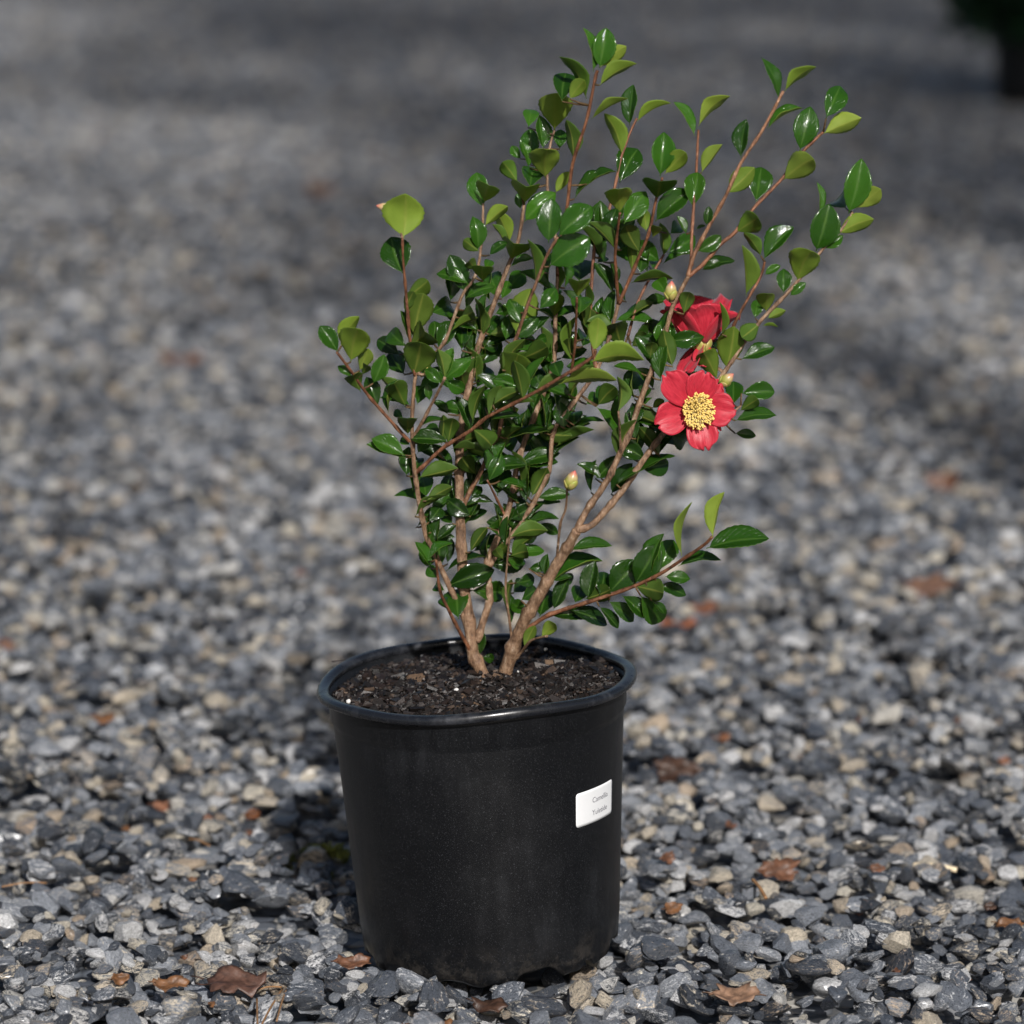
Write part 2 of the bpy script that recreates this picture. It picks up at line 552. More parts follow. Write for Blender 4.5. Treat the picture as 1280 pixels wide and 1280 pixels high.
_iy = np.clip(((S[:, 1] - HY0) / RES).astype(int), 0, HF.shape[0] - 1)
S = S[S[:, 2] + S[:, 5] > HF[_iy, _ix] - .009]           # stones buried out of sight are left out
# far field: one loose layer
def far(y0, y1, dens, margin, med):
    W = lambda y: .139 * (y + CAM_D) + margin
    n = int((y1 - y0) * (W(y0) + W(y1)) * dens)
    ys = rng.uniform(y0, y1, n)
    xs = rng.uniform(-1, 1, n) * W(ys)
    a, b, c = sizes(n, med)
    return np.stack([xs, ys, rng.normal(-.008, .004, n), a, b, c, rng.uniform(0, 6.28, n)], 1)
S = np.concatenate([S, far(5.0, 15.5, 2200, 2.2, .0122)])
# nothing stands up through the pot's floor
d = np.hypot(S[:, 0], S[:, 1])
reach = np.maximum(S[:, 3], S[:, 4])
keep = ~((d < .112 + reach * .45) & (S[:, 2] + S[:, 5] * .8 > -.004))
S = S[keep]
def hf(x, y):
    ix, iy = int((x - HX0) / RES), int((y - HY0) / RES)
    if 0 <= ix < HF.shape[1] and 0 <= iy < HF.shape[0]:
        return float(HF[iy, ix])
    return 0.0
n = len(S)
ROT = np.stack([rng.normal(0, .28, n), rng.normal(0, .28, n), S[:, 6]], 1)
IDX = rng.integers(0, len(STONES), n)
# the 300 stones that show largest become pieces of their own
dep = (S[:, 1] + CAM_D) * cp + (CAM_H - S[:, 2]) * sp
hgt = (S[:, 1] + CAM_D) * -sp + (CAM_H - S[:, 2]) * cp
px = 640 + FPX * (S[:, 0] - CAM_X) / dep
py = 640 + FPX * hgt / dep
show = S[:, 3] * S[:, 5] * (FPX / dep) ** 2
tops = np.array([hf(x, y) for x, y in S[:, :2]]) if False else None
ix = np.clip(((S[:, 0] - HX0) / RES).astype(int), 0, HF.shape[1] - 1)
iy = np.clip(((S[:, 1] - HY0) / RES).astype(int), 0, HF.shape[0] - 1)
ontop = (S[:, 2] + S[:, 5] * 1.02 >= HF[iy, ix] - .002) & (S[:, 1] < 1.6)
hid = (np.abs(px - 612) < 165) & (py > 820) & (py < 1180)
cand = ontop & (px > 5) & (px < 1275) & (py > 640) & (py < 1275) & ~hid
show = np.where(cand, show, -1)
big = np.argsort(-show)[:300]
isbig = np.zeros(n, bool)
isbig[big] = True
for i in big:
    o = obj('stone', STONES[IDX[i]], ground)
    o.location = S[i, :3]
    o.rotation_euler = ROT[i]
    o.scale = S[i, 3:6]
rest = ~isbig
nr = int(rest.sum())
pm = bpy.data.meshes.new('gravel')
pm.vertices.add(nr)
pm.vertices.foreach_set('co', S[rest][:, :3].astype(np.float32).ravel())
for nm, arr in (('rot', ROT[rest]), ('scl', S[rest][:, 3:6])):
    at = pm.attributes.new(nm, 'FLOAT_VECTOR', 'POINT')
    at.data.foreach_set('vector', arr.astype(np.float32).ravel())
at = pm.attributes.new('idx', 'INT', 'POINT')
at.data.foreach_set('value', IDX[rest].astype(np.int32))
gravel = obj('gravel', pm, ground)
tag(gravel, 'loose wet grey gravel with pale and tan stones covering the yard', kind='stuff')
pc = bpy.data.collections.new('stone_shapes')
for k, me in enumerate(STONES):
    so = bpy.data.objects.new('stone_shape_%02d' % k, me)
    pc.objects.link(so)
ng = bpy.data.node_groups.new('scatter_stones', 'GeometryNodeTree')
ng.interface.new_socket('Geometry', in_out='INPUT', socket_type='NodeSocketGeometry')
ng.interface.new_socket('Geometry', in_out='OUTPUT', socket_type='NodeSocketGeometry')
gi, go = ng.nodes.new('NodeGroupInput'), ng.nodes.new('NodeGroupOutput')
iop = ng.nodes.new('GeometryNodeInstanceOnPoints')
ci = ng.nodes.new('GeometryNodeCollectionInfo')
ci.inputs['Collection'].default_value = pc
ci.inputs['Separate Children'].default_value = True
ci.inputs['Reset Children'].default_value = True
iop.inputs['Pick Instance'].default_value = True
ng.links.new(gi.outputs[0], iop.inputs['Points'])
ng.links.new(ci.outputs[0], iop.inputs['Instance'])
for nm, ty, sock in (('rot', 'FLOAT_VECTOR', 'Rotation'), ('scl', 'FLOAT_VECTOR', 'Scale'), ('idx', 'INT', 'Instance Index')):
    na = ng.nodes.new('GeometryNodeInputNamedAttribute')
    na.data_type = ty
    na.inputs['Name'].default_value = nm
    src = [s for s in na.outputs if s.enabled and s.name == 'Attribute'][0]
    if sock == 'Rotation':
        er = ng.nodes.new('FunctionNodeEulerToRotation')
        ng.links.new(src, er.inputs[0])
        src = er.outputs[0]
    ng.links.new(src, iop.inputs[sock])
ng.links.new(iop.outputs[0], go.inputs[0])
gm = gravel.modifiers.new('scatter', 'NODES')
gm.node_group = ng

# ------------------------------------------------------------------ the nursery pot
POT_H, R_TOP, R_BASE, R_RIM = .243, .1285, .1125, .1395
def pot_warp(front):
    def w(a, j, r, z):
        k = 1 + .003 * math.sin(2 * a + .7) + .0015 * math.sin(3 * a + 2)
        zz = z
        if z > .2: zz = z + (.0022 * math.sin(2 * a + 1.1) + .0012 * math.sin(5 * a)) * (z - .2) / .043
        return r * k, zz
    return w
def body_radius(z):
    t = max(0, min(1, z / POT_H))
    return R_BASE + (R_TOP - R_BASE) * t
def build_pot(name, loc, tilt, spin, near=True):
    root = empty(name, loc)
    root.rotation_euler = (0, tilt, spin)
    prof = [(.010, .006), (.08, .006), (R_BASE - .012, .004), (R_BASE - .004, .0005), (R_BASE - .0008, .0035), (R_BASE, .010)]
    for z in np.linspace(.03, POT_H - .034, 7): prof.append((body_radius(z), z))
    zc = POT_H - .026
    prof += [(body_radius(zc) + .0004, zc - .0015), (body_radius(zc) + .0024, zc + .0015), (body_radius(zc) + .0030, POT_H - .008), (R_TOP + .004, POT_H - .004)]
    inner = [(R_TOP + .0015, POT_H - .004), (R_TOP - .001, POT_H - .02), (R_TOP - .004, POT_H - .06), (R_BASE - .003, .012), (.010, .009)]
    holes = [(R(22), .0095, R(12)), (R(-18), .004, R(9)), (R(78), .009, R(12)), (R(-75), .008, R(12)), (R(140), .009, R(12)), (R(200), .009, R(12)), (R(50), .005, R(5)), (R(-45), .005, R(6))]
    pw = pot_warp(True)
    def w(a, j, r, z):
        r, z = pw(a, j, r, z)
        if z < .012 and r > .09:
            for h, d_, wd in holes:
                da = (a - h + math.pi) % (2 * math.pi) - math.pi
                z += d_ * max(0, 1 - (da / wd) ** 4) if abs(da) < wd else 0
            z += .0007 * math.sin(17 * a) + .0005 * math.sin(31 * a)
        return r, z
    v, f = lathe(prof + inner, 144 if near else 48, w)
    obj('pot_wall', mesh('pot_wall', v, f), root, M['pot'])
    cs = []
    for k in range(12):                                     # rolled lip
        a = 2 * math.pi * k / 12
        cs.append((R_RIM - .0052 + .0052 * math.cos(a) + (.0 if math.cos(a) > -.2 else -.001), POT_H - .0005 + .0043 * math.copysign(abs(math.sin(a)) ** .75, math.sin(a))))
    v, f = lathe(cs, 144 if near else 48, pw, close=True)
    obj('rim', mesh('rim', v, f), root, M['rim'])
    return root
TILT = R(-3.0)
pot = build_pot('plastic_pot', (0, 0, .0015), TILT, 0)
tag(pot, 'round black plastic nursery pot holding the red-flowered shrub, white sticker on its side', 'pot')
# sticker on the pot wall
def on_wall(th, z, off):
    r = (body_radius(z) + off) * (1 + .003 * math.sin(2 * th + .7) + .0015 * math.sin(3 * th + 2))
    return (r * math.sin(th), -r * math.cos(th), z)
TH0, TH1, ZC, ZH = R(40.5), R(65.0), .0, .0305
zc_world = P(742, 1004, -.073).z
ZC = zc_world - .0015 - .098 * math.sin(-TILT)
def sticker():
    nu, nv = 25, 13
    wid = (TH1 - TH0) * .123
    rc = .0028
    pts = []
    for i in range(nu):
        for j in range(nv):
            x, y = (i / (nu - 1) - .5) * wid, (j / (nv - 1) - .5) * ZH
            ex, ey = abs(x) - (wid / 2 - rc), abs(y) - (ZH / 2 - rc)
            if ex > 0 and ey > 0:
                l_ = math.hypot(ex, ey)
                m_ = max(ex, ey)
                x = math.copysign(wid / 2 - rc + ex * m_ / l_, x)
                y = math.copysign(ZH / 2 - rc + ey * m_ / l_, y)
            pts.append(on_wall((TH0 + TH1) / 2 + x / .123, ZC + y, .0009))
    v, f, mi, _ = solid_grid(pts, nu, nv, .0003)
    return obj('sticker', mesh('sticker', v, f, [M['sticker']], midx=[0] * len(f)), pot)
stk = sticker()
def wrap_text(s, x0, y0, size):
    cu = bpy.data.curves.new('txt', 'FONT')
    cu.body = s
    cu.size = size
    to = bpy.data.objects.new('txt', cu)
    C.objects.link(to)
    bpy.context.view_layer.update()
    dg = bpy.context.evaluated_depsgraph_get()
    me = bpy.data.meshes.new_from_object(to.evaluated_get(dg))
    bpy.data.objects.remove(to)
    me.materials.clear()
    bm = bmesh.new(); bm.from_mesh(me)
    bmesh.ops.subdivide_edges(bm, edges=[e for e in bm.edges if e.calc_length() > size * .4], cuts=1)
    for v in bm.verts:
        v.co = Vector(on_wall((TH0 + TH1) / 2 + (x0 + v.co.x) / .123, ZC + y0 + v.co.y, .00135))
    bm.to_mesh(me); bm.free()
    me.name = 'printed_word'
    obj('printed_word', me, stk, M['ink'])
wrap_text('Camellia', -.0065, .0026, .0068)
wrap_text('Yuletide', -.0065, -.0086, .0068)

# ------------------------------------------------------------------ potting soil
SOIL_Z = POT_H - .0095
soil = empty('potting_soil', (0, 0, .0015))
soil.rotation_euler = (0, TILT, 0)
tag(soil, 'dark bark potting soil filling the black pot', 'soil', kind='stuff')
def soil_h(x, y):
    rr_ = math.hypot(x, y) / .125
    return SOIL_Z + .004 * mnoise.noise(Vector((x * 22, y * 22, 3))) + .003 * mnoise.noise(Vector((x * 70, y * 70, 9))) + .003 * (1 - rr_ ** 2)
sv, sf = [], []
nr_, na_ = 22, 56
for i in range(nr_ + 1):
    for k in range(na_):
        r_, a_ = .1262 * i / nr_, 2 * math.pi * k / na_
        x, y = r_ * math.cos(a_), r_ * math.sin(a_)
        sv.append((x, y, soil_h(x, y)))
for i in range(nr_):
    for k in range(na_):
        k2 = (k + 1) % na_
        sf.append((i * na_ + k, (i + 1) * na_ + k, (i + 1) * na_ + k2, i * na_ + k2))
tag(obj('soil_bed', mesh('soil_bed', sv, sf), soil, M['soil']), kind='stuff')
cv, cf, tone = [], [], []
rr = random.Random(5)
def chip(cx, cy, cz, L, W, T, rot, tn):
    b = len(cv)
    jit = [rr.uniform(.7, 1.15) for _ in range(8)]
    q = 0
    for sz in (-1, 1):
        for sx, sy in ((-1, -1), (1, -1), (1, 1), (-1, 1)):
            p = Vector((sx * L * .5 * jit[q], sy * W * .5 * jit[(q + 3) % 8], sz * T * .5))
            cv.append(Vector((cx, cy, cz)) + rot @ p)
            tone.append(tn); q += 1
    for fc in ((3, 2, 1, 0), (4, 5, 6, 7), (0, 1, 5, 4), (1, 2, 6, 5), (2, 3, 7, 6), (3, 0, 4, 7)):
        cf.append(tuple(b + t for t in fc))
for _ in range(6000):
    r_, a_ = .1245 * math.sqrt(rr.random()), rr.uniform(0, 6.283)
    x, y = r_ * math.cos(a_), r_ * math.sin(a_)
    L = min(.015, .0040 * math.exp(rr.gauss(0, .5)))
    if math.hypot(x, y) + L * .5 > .1262: continue
    rot = Matrix.Rotation(rr.uniform(0, 6.28), 3, 'Z') @ Matrix.Rotation(rr.gauss(0, .45), 3, 'X') @ Matrix.Rotation(rr.gauss(0, .45), 3, 'Y')
    chip(x, y, soil_h(x, y) + .0015 + rr.random() * .0015, L, L * rr.uniform(.25, .7), L * rr.uniform(.12, .3) + .0004, rot, rr.random() ** 1.2)
# the larger flakes seen in the photograph: at the left lip, at the right lip, the wood sliver in front of the stems
def soil_at(px, py):
    p = G(px, py, .235)
    return p.x + .012, p.y
for (qx, qy, L, W, T, dz, ax, tn, yaw) in ((437, 829, .030, .012, .0012, .010, -.25, .86, .2), (752, 838, .014, .010, .006, .005, .5, .93, .4), (649, 873, .018, .006, .003, .003, .1, .985, -.5),
                                          (573, 868, .010, .006, .002, .003, .2, .9, .3), (690, 855, .012, .007, .0015, .003, .3, .87, .1), (480, 845, .014, .009, .0015, .003, .25, .85, 0.5)):
    x, y = soil_at(qx, qy)
    chip(x, y, soil_h(x, y) + dz, L, W, T, Matrix.Rotation(yaw, 3, 'Z') @ Matrix.Rotation(ax, 3, 'X'), tn)
cm = mesh('bark_chips', cv, cf, [M['chip']], smooth=False)
at = cm.attributes.new('tone', 'FLOAT', 'POINT')
at.data.foreach_set('value', tone)
tag(obj('bark_chips', cm, soil), kind='stuff')
for (qx, qy, s_) in ((571, 868, .0024), (436, 874, .0022), (528, 822, .0014), (648, 850, .0014), (683, 822, .0016)):
    x, y = soil_at(qx, qy)
    bm = bmesh.new(); bmesh.ops.create_icosphere(bm, subdivisions=2, radius=s_)
    for v in bm.verts: v.co *= 1 + .2 * mnoise.noise(v.co * 900)
    me = bpy.data.meshes.new('perlite_grain'); bm.to_mesh(me); bm.free()
    o = obj('perlite_grain', me, soil, M['perlite'])
    o.location = (x, y, soil_h(x, y) + .003)

# ------------------------------------------------------------------ the shrub: stems
base_y = .028
shrub = empty('flowering_shrub', (P(618, 852, base_y).x, base_y, P(618, 852, base_y).z))
tag(shrub, 'upright evergreen shrub with small glossy leaves and red flowers in the black pot', 'shrub')
SB = Vector(shrub.location)
STEMS = {}
def stem(name, pts, r0, r1, parent=None, y1=0.0, y0=None, tone=(1, 1, 1)):
    """pts in photo pixels; the depth runs from the parent's at the fork to y1 at the tip."""
    if y0 is None: y0 = near_stem(pts[0][0], pts[0][1], [parent])[2] if parent else base_y
    pp = smooth_path(pts, 6)
    L = [0]
    for i in range(1, len(pp)): L.append(L[-1] + math.hypot(pp[i][0] - pp[i - 1][0], pp[i][1] - pp[i - 1][1]))
    rows = []
    ph = random.uniform(0, 9)
    for (x, y), l in zip(pp, L):
        t = l / L[-1]
        yy = y0 + (y1 - y0) * (t ** 1.2) + .004 * math.sin(t * 7 + ph) * t
        node = 1 + .30 * max(0, math.sin(l / 7.5 + ph)) ** 6
        rows.append((x, y, yy, (r0 + (r1 - r0) * t ** .9) * node))
    STEMS[name] = dict(rows=rows, tone=tone)
def near_stem(px, py, names=None):
    best = (1e9, None, 0, None)
    for nm in (names or STEMS):
        for i, (x, y, yy, r) in enumerate(STEMS[nm]['rows']):
            d_ = math.hypot(x - px, y - py)
            if d_ < best[0]: best = (d_, nm, yy, (x, y))
    return (best[0], best[1], best[2], best[3])

RED = (.75, .50, .40)
stem('A', [(611, 858), (592, 818), (588, 790), (581, 740), (577, 690), (575, 640), (574, 580), (577, 530), (583, 500), (591, 461), (598, 433), (608, 405), (618, 378), (635, 333), (648, 300), (655, 256)], 8.8, 2.0, y1=.02)
stem('P', [(628, 856), (639, 816), (650, 788), (661, 766), (682, 730), (695, 707), (707, 688), (721, 663)], 9.2, 6.0, y1=-.01)
stem('B', [(588, 792), (570, 750), (553, 714), (540, 685), (533, 671), (526, 639), (519, 595), (516, 557), (515, 524), (518, 480), (520, 468)], 4.0, 2.2, 'A', -.02)
stem('B2', [(594, 824), (576, 792), (561, 763), (550, 738), (545, 700)], 2.6, 1.6, 'A', -.035, tone=RED)
stem('BL', [(512, 552), (499, 538), (474, 510), (457, 490), (438, 463), (421, 440)], 2.2, 1.6, 'B', -.06, tone=RED)
stem('Cc', [(517, 545), (527, 529), (549, 487), (556, 472)], 2.2, 1.6, 'B', -.045)
stem('D', [(520, 468), (546, 440), (559, 420), (577, 371), (590, 352), (598, 332), (603, 289), (604, 254)], 2.3, 1.5, 'B', -.035)
stem('E', [(519, 470), (512, 420), (507, 360), (504, 325), (503, 298)], 2.4, 1.4, 'B', -.05, tone=RED)
stem('F', [(519, 592), (533, 579), (555, 559), (587, 539), (608, 522), (635, 508), (682, 483), (737, 449), (744, 437)], 2.4, 2.0, 'B', -.10, tone=RED)
stem('Gg', [(576, 641), (587, 615), (600, 592), (614, 559), (625, 536), (630, 494), (633, 475), (641, 435), (648, 415), (660, 380), (669, 357), (683, 321), (697, 296)], 3.0, 1.7, 'A', -.055, tone=(.9, .75, .7))
stem('I', [(596, 802), (606, 770), (612, 745), (609, 705), (618, 682), (633, 645), (641, 614), (647, 580), (660, 540), (680, 490), (693, 449), (694, 400), (697, 336), (692, 280), (684, 231), (687, 186), (693, 163)], 4.9, 1.5, 'A', .045)
stem('K', [(609, 712), (630, 680), (648, 660), (667, 628), (686, 589), (690, 548), (700, 525), (725, 493), (747, 460), (762, 420), (773, 380)], 3.5, 2.2, 'I', .03)
stem('N', [(773, 380), (770, 340), (769, 316), (773, 280), (775, 266)], 2.3, 1.6, 'K', -.02, tone=RED)
stem('Mm', [(773, 380), (784, 356), (797, 325), (811, 292), (820, 250), (828, 222)], 2.4, 1.6, 'K', .0, tone=RED)
stem('L', [(745, 462), (738, 400), (742, 321), (746, 300), (758, 274), (770, 227), (777, 195), (787, 167), (796, 148)], 2.6, 1.5, 'K', .07, tone=RED)
stem('O', [(785, 420), (792, 395), (800, 372), (810, 352), (824, 328), (830, 318)], 2.0, 1.4, 'K', .05, tone=RED)
stem('Z', [(697, 345), (702, 300), (709, 258), (716, 204), (733, 151), (744, 98), (747, 88)], 2.7, 1.8, 'I', -.01, tone=RED)
stem('CC', [(714, 468), (719, 426), (721, 372)], 2.0, 1.4, 'K', -.03, tone=RED)
stem('Y', [(631, 644), (620, 622), (609, 600)], 1.8, 1.2, 'I', .0, tone=RED)
stem('V', [(640, 802), (636, 769), (632, 735), (635, 690), (638, 660)], 1.8, 1.1, 'P', -.02)
stem('P1', [(720, 665), (727, 650), (737, 632), (750, 614), (762, 595), (774, 568), (787, 541), (798, 508), (808, 480), (816, 460), (825, 433), (833, 410), (841, 383), (850, 365), (861, 344)], 4.4, 2.6, 'P', -.02)
stem('P2', [(721, 663), (740, 656), (756, 639), (779, 612), (796, 587), (815, 560), (835, 535), (860, 508), (886, 488), (905, 466), (925, 435), (950, 402), (972, 379), (995, 354), (1032, 307), (1048, 292), (1066, 266)], 4.5, 1.6, 'P', .0)
stem('P1a', [(860, 345), (867, 320), (885, 285), (907, 245), (926, 204), (954, 161), (979, 114)], 2.6, 1.8, 'P1', -.035, tone=(1.05, .85, .75))
stem('P1b', [(861, 345), (878, 331), (900, 306), (920, 289), (945, 257), (976, 225), (1004, 189), (1029, 165)], 2.6, 1.7, 'P1', .03, tone=RED)
stem('Q', [(864, 332), (865, 289), (870, 220), (873, 163)], 2.2, 1.6, 'P1a', .045, tone=RED)
stem('Ss', [(911, 456), (915, 415), (923, 395), (938, 368), (951, 345), (956, 327)], 2.1, 1.6, 'P2', -.02, tone=RED)
stem('T', [(656, 788), (688, 768), (737, 752), (787, 735), (824, 718), (852, 700), (880, 681), (890, 671)], 2.9, 1.8, 'P', -.07, tone=RED)
stem('U', [(644, 824), (655, 811), (665, 800), (684, 795)], 2.2, 1.3, 'P', -.02)
stem('W', [(696, 704), (700, 657), (707, 636), (709, 610)], 1.9, 1.3, 'P', -.05)
stem('X', [(776, 572), (775, 545), (773, 514)], 1.7, 1.2, 'P1', -.045)
stem('R2', [(884, 498), (902, 530), (914, 518), (926, 507)], 1.7, 1.2, 'P2', -.01)

# ------------------------------------------------------------------ the shrub: leaf shapes
def leaf_shape(k):
    rr = random.Random(40 + k)
    fold = rr.uniform(.45, 1.15)
    bend = rr.uniform(.02, .26)
    twist = rr.uniform(-.25, .25)
    nu, nv = 19, 9
    pts, uv = [], []
    p0 = rr.uniform(.88, 1.18)
    ex = rr.uniform(.64, .85)
    wav = rr.uniform(.01, .05)
    sick = rr.uniform(-.07, .07)
    asym = rr.uniform(-.14, .14)
    droop = rr.uniform(-.02, .10)
    for i in range(nu):
        t = i / (nu - 1)
        s = max(0, (t - .06) / .94)
        if t <= .07: w = .035
        else: w = max(.035 if t < .5 else .004, math.sin(math.pi * min(1, s ** p0)) ** ex)
        if t > .93: w *= .9
        for j in range(nv):
            vj = j / (nv - 1) * 2 - 1
            ser = 1 + (.035 * ((i % 2) * 2 - 1) if abs(vj) == 1 and .2 < t < .95 else 0)
            half = w * .5 * vj * ser * (1 + asym * (1 if vj > 0 else -1)) + sick * math.sin(math.pi * t)
            z = bend * math.sin(math.pi * t) + fold * .5 * abs(vj) ** 1.25 * w * .6 - .05 * (vj * vj) * w * .2 + twist * half * (t - .5) * .6
            z += wav * math.sin(t * 11 + k + (2 if vj > 0 else 0)) * abs(vj) * w - droop * max(0, t - .6) ** 1.5
            pts.append((t, half, z))
            uv.append((t, .5 + vj * .5))
    v, f, mi, uvs = solid_grid(pts, nu, nv, .008, np.array(uv))
    me = mesh('leaf', v, f, [M['ltop'], M['lund']], midx=mi, uvs=uvs)
    return me
LEAVES = [leaf_shape(k) for k in range(28)]

LEAF_DATA = []
def T(ox, oy, sc, items, k=1.0):
    for it in items:
        bx, by, tx, ty, w, face = it[:6]
        LEAF_DATA.append((ox + bx / sc, oy + by / sc, ox + (bx + k * 1.05 * (tx - bx)) / sc, oy + (by + k * 1.05 * (ty - by)) / sc, w / sc * k * (1.32 if face == 'T' else 1.12), face))
T(640, 30, 6.4, [
 (650,380,570,45,80,'t'), (700,350,750,45,165,'t'), (705,345,905,185,112,'u'), (700,490,985,325,90,'u'), (595,600,390,275,95,'d'),
 (635,760,915,600,40,'u'), (340,850,350,565,240,'u'), (460,600,575,455,110,'u'), (400,620,430,400,160,'t'), (490,1080,440,780,110,'d'),
 (250,1000,220,740,110,'t'), (380,1000,390,850,100,'t'), (265,1230,280,1010,220,'u'), (150,1130,150,850,120,'T'), (130,830,150,690,100,'T'),
 (130,1150,80,950,60,'T'), (70,1080,0,980,60,'T'), (880,1050,745,730,120,'u'), (940,810,970,500,110,'t'), (1000,780,1260,640,60,'u'),
 (860,1270,1000,1010,190,'t'), (600,1280,820,1185,50,'t')])
T(560, 180, 6.4, [
 (280,510,230,240,150,'t'), (290,470,330,340,170,'u'), (295,655,470,505,95,'u'), (500,780,390,540,110,'u'), (240,850,200,590,120,'t'),
 (250,860,130,770,90,'d'), (560,310,440,150,120,'d'), (660,350,690,195,165,'t'), (615,480,630,345,200,'u'), (610,620,850,400,150,'t'),
 (580,520,555,400,60,'t'), (805,790,830,450,180,'t'), (880,740,1140,510,180,'t'), (810,980,1120,760,230,'t'), (700,1140,640,780,80,'d'),
 (860,390,970,230,80,'u'), (1010,440,1280,240,70,'t'), (500,930,530,800,210,'u'), (500,980,680,920,60,'t'), (460,800,360,650,60,'d'),
 (330,890,470,790,60,'T'), (280,1100,280,985,150,'u'), (230,1010,170,940,90,'d'), (130,1180,20,900,150,'t'), (300,1000,330,930,60,'T'),
 (480,1170,600,1030,110,'T'), (400,1240,330,1050,130,'T'), (430,1240,480,1100,90,'t'), (1040,1230,1040,1100,150,'u'), (1050,1100,1060,930,190,'T'),
 (1200,780,1200,480,90,'T'), (770,1250,850,1140,120,'T')])
T(700, 180, 6.4, [
 (480,550,470,370,190,'u'), (510,640,680,390,140,'T'), (840,240,1000,75,130,'u'), (800,260,830,-80,170,'t'), (770,440,790,300,240,'d'),
 (760,620,1040,380,160,'t'), (1130,230,1290,10,90,'u'), (1060,510,1100,240,150,'t'), (1170,650,1190,505,70,'t'), (450,850,240,630,95,'d'),
 (640,870,530,660,150,'d'), (570,1020,555,800,80,'u'), (830,900,800,640,80,'d'), (860,870,1070,740,120,'T'), (820,960,1080,880,60,'t'),
 (1010,720,940,580,60,'t'), (690,700,670,520,100,'u'), (740,750,770,660,80,'u'), (570,1110,890,1075,75,'d'), (440,1140,400,950,60,'t'),
 (430,1200,280,960,80,'T'), (1100,860,1280,740,90,'T'), (1140,1010,1280,940,70,'t'), (850,1200,780,1090,100,'T'), (700,1030,715,850,50,'T'),
 (640,1040,660,900,80,'T'), (1090,680,1160,655,25,'t'), (880,720,960,660,90,'T'), (490,850,520,690,110,'T'), (300,950,360,900,70,'T'), (740,1000,760,930,90,'T')])
T(560, 360, 6.4, [
 (540,370,660,20,205,'u'), (730,170,860,10,120,'t'), (850,240,860,50,130,'u'), (890,400,900,220,120,'t'), (1050,210,1050,80,150,'t'),
 (1000,600,1050,220,50,'u'), (990,560,960,410,100,'d'), (1170,510,1200,250,135,'u'), (880,770,1330,735,105,'u'), (470,780,560,540,240,'u'),
 (600,860,775,560,70,'t'), (600,560,790,470,150,'d'), (550,500,680,400,150,'t'), (690,420,780,390,60,'T'), (290,480,395,465,70,'t'),
 (280,380,450,260,150,'t'), (330,370,520,330,90,'d'), (110,500,110,300,150,'t'), (30,340,230,240,60,'u'), (100,240,200,190,110,'d'),
 (260,400,220,90,80,'d'), (140,790,110,680,110,'d'), (230,800,320,640,130,'T'), (270,860,100,820,90,'t'), (320,1020,420,790,120,'d'),
 (350,1050,570,1020,60,'t'), (440,990,560,970,60,'u'), (195,1125,340,1260,150,'d'), (0,1240,40,1050,120,'d'), (640,1260,640,1150,110,'t'),
 (640,1150,730,990,170,'t'), (700,1150,980,1180,140,'d'), (700,960,850,880,90,'T'), (900,720,850,600,90,'T'), (1010,1100,1010,990,110,'t'),
 (460,1180,540,1080,100,'T'), (300,960,350,890,100,'T'), (1190,940,1250,800,130,'t'), (1130,330,1200,200,120,'T'), (460,420,500,220,90,'T'),
 (500,180,420,190,110,'T'), (700,700,640,620,100,'T'), (560,1150,600,1040,110,'T'), (800,760,740,650,90,'T'), (780,1100,820,980,110,'T')])
T(700, 360, 6.4, [
 (250,590,655,575,145,'u'), (500,490,450,290,180,'d'), (440,260,750,280,75,'t'), (570,440,830,320,170,'t'), (570,470,700,380,110,'d'),
 (900,630,830,350,130,'d'), (460,1000,460,720,90,'d'), (510,820,640,690,150,'T'), (290,950,480,1230,90,'t'), (300,940,440,800,140,'d'),
 (210,930,300,860,90,'T'), (110,1130,350,1070,45,'t'), (560,220,740,120,75,'d'), (250,330,260,200,120,'T'), (990,210,1040,40,110,'d'),
 (740,960,830,900,60,'u'), (660,900,690,790,90,'t'), (590,1090,620,940,100,'t'), (720,560,740,440,90,'d'), (640,1010,560,960,90,'T'),
 (700,1150,800,1060,110,'T'), (820,1240,960,1160,120,'T'), (880,1130,1000,1230,110,'T'), (180,470,220,380,130,'T'), (330,210,360,130,90,'T')])
T(500, 520, 6.4, [
 (65,150,60,25,120,'d'), (80,230,10,180,60,'t'), (90,220,165,165,60,'t'), (140,300,220,160,80,'T'), (330,230,350,0,95,'d'),
 (380,220,420,40,95,'d'), (330,170,220,90,80,'T'), (410,260,670,290,55,'d'), (610,470,500,340,130,'d'), (670,380,820,320,80,'t'),
 (620,550,770,460,80,'t'), (570,650,650,570,60,'T'), (150,490,450,420,115,'d'), (130,440,150,340,80,'T'), (100,600,70,360,60,'T'),
 (210,680,410,570,95,'d'), (210,650,180,490,130,'t'), (230,850,320,730,110,'t'), (420,860,340,780,90,'t'), (250,930,215,1190,135,'t'),
 (450,970,260,930,90,'t'), (330,1200,320,1000,130,'t'), (370,1240,680,1130,45,'t'), (520,720,735,690,55,'t'), (530,850,690,760,60,'T'),
 (530,790,640,710,60,'T'), (560,1090,690,900,90,'d'), (690,890,860,870,160,'t'), (740,1110,850,1040,80,'u'), (880,1120,1020,1090,110,'d'),
 (1000,960,920,650,110,'t'), (880,830,1070,720,120,'t'), (1010,690,1010,570,80,'t'), (800,520,1000,570,50,'t'), (780,640,830,400,150,'T'),
 (960,390,1250,370,100,'t'), (960,910,1080,980,100,'t'), (1090,870,1260,940,80,'t'), (1110,710,1280,690,40,'T'), (850,1130,960,1190,90,'t'),
 (1160,1270,1180,1110,60,'t'), (1030,1220,1160,1190,70,'t'), (900,300,860,160,130,'t'), (860,160,960,60,120,'T')])
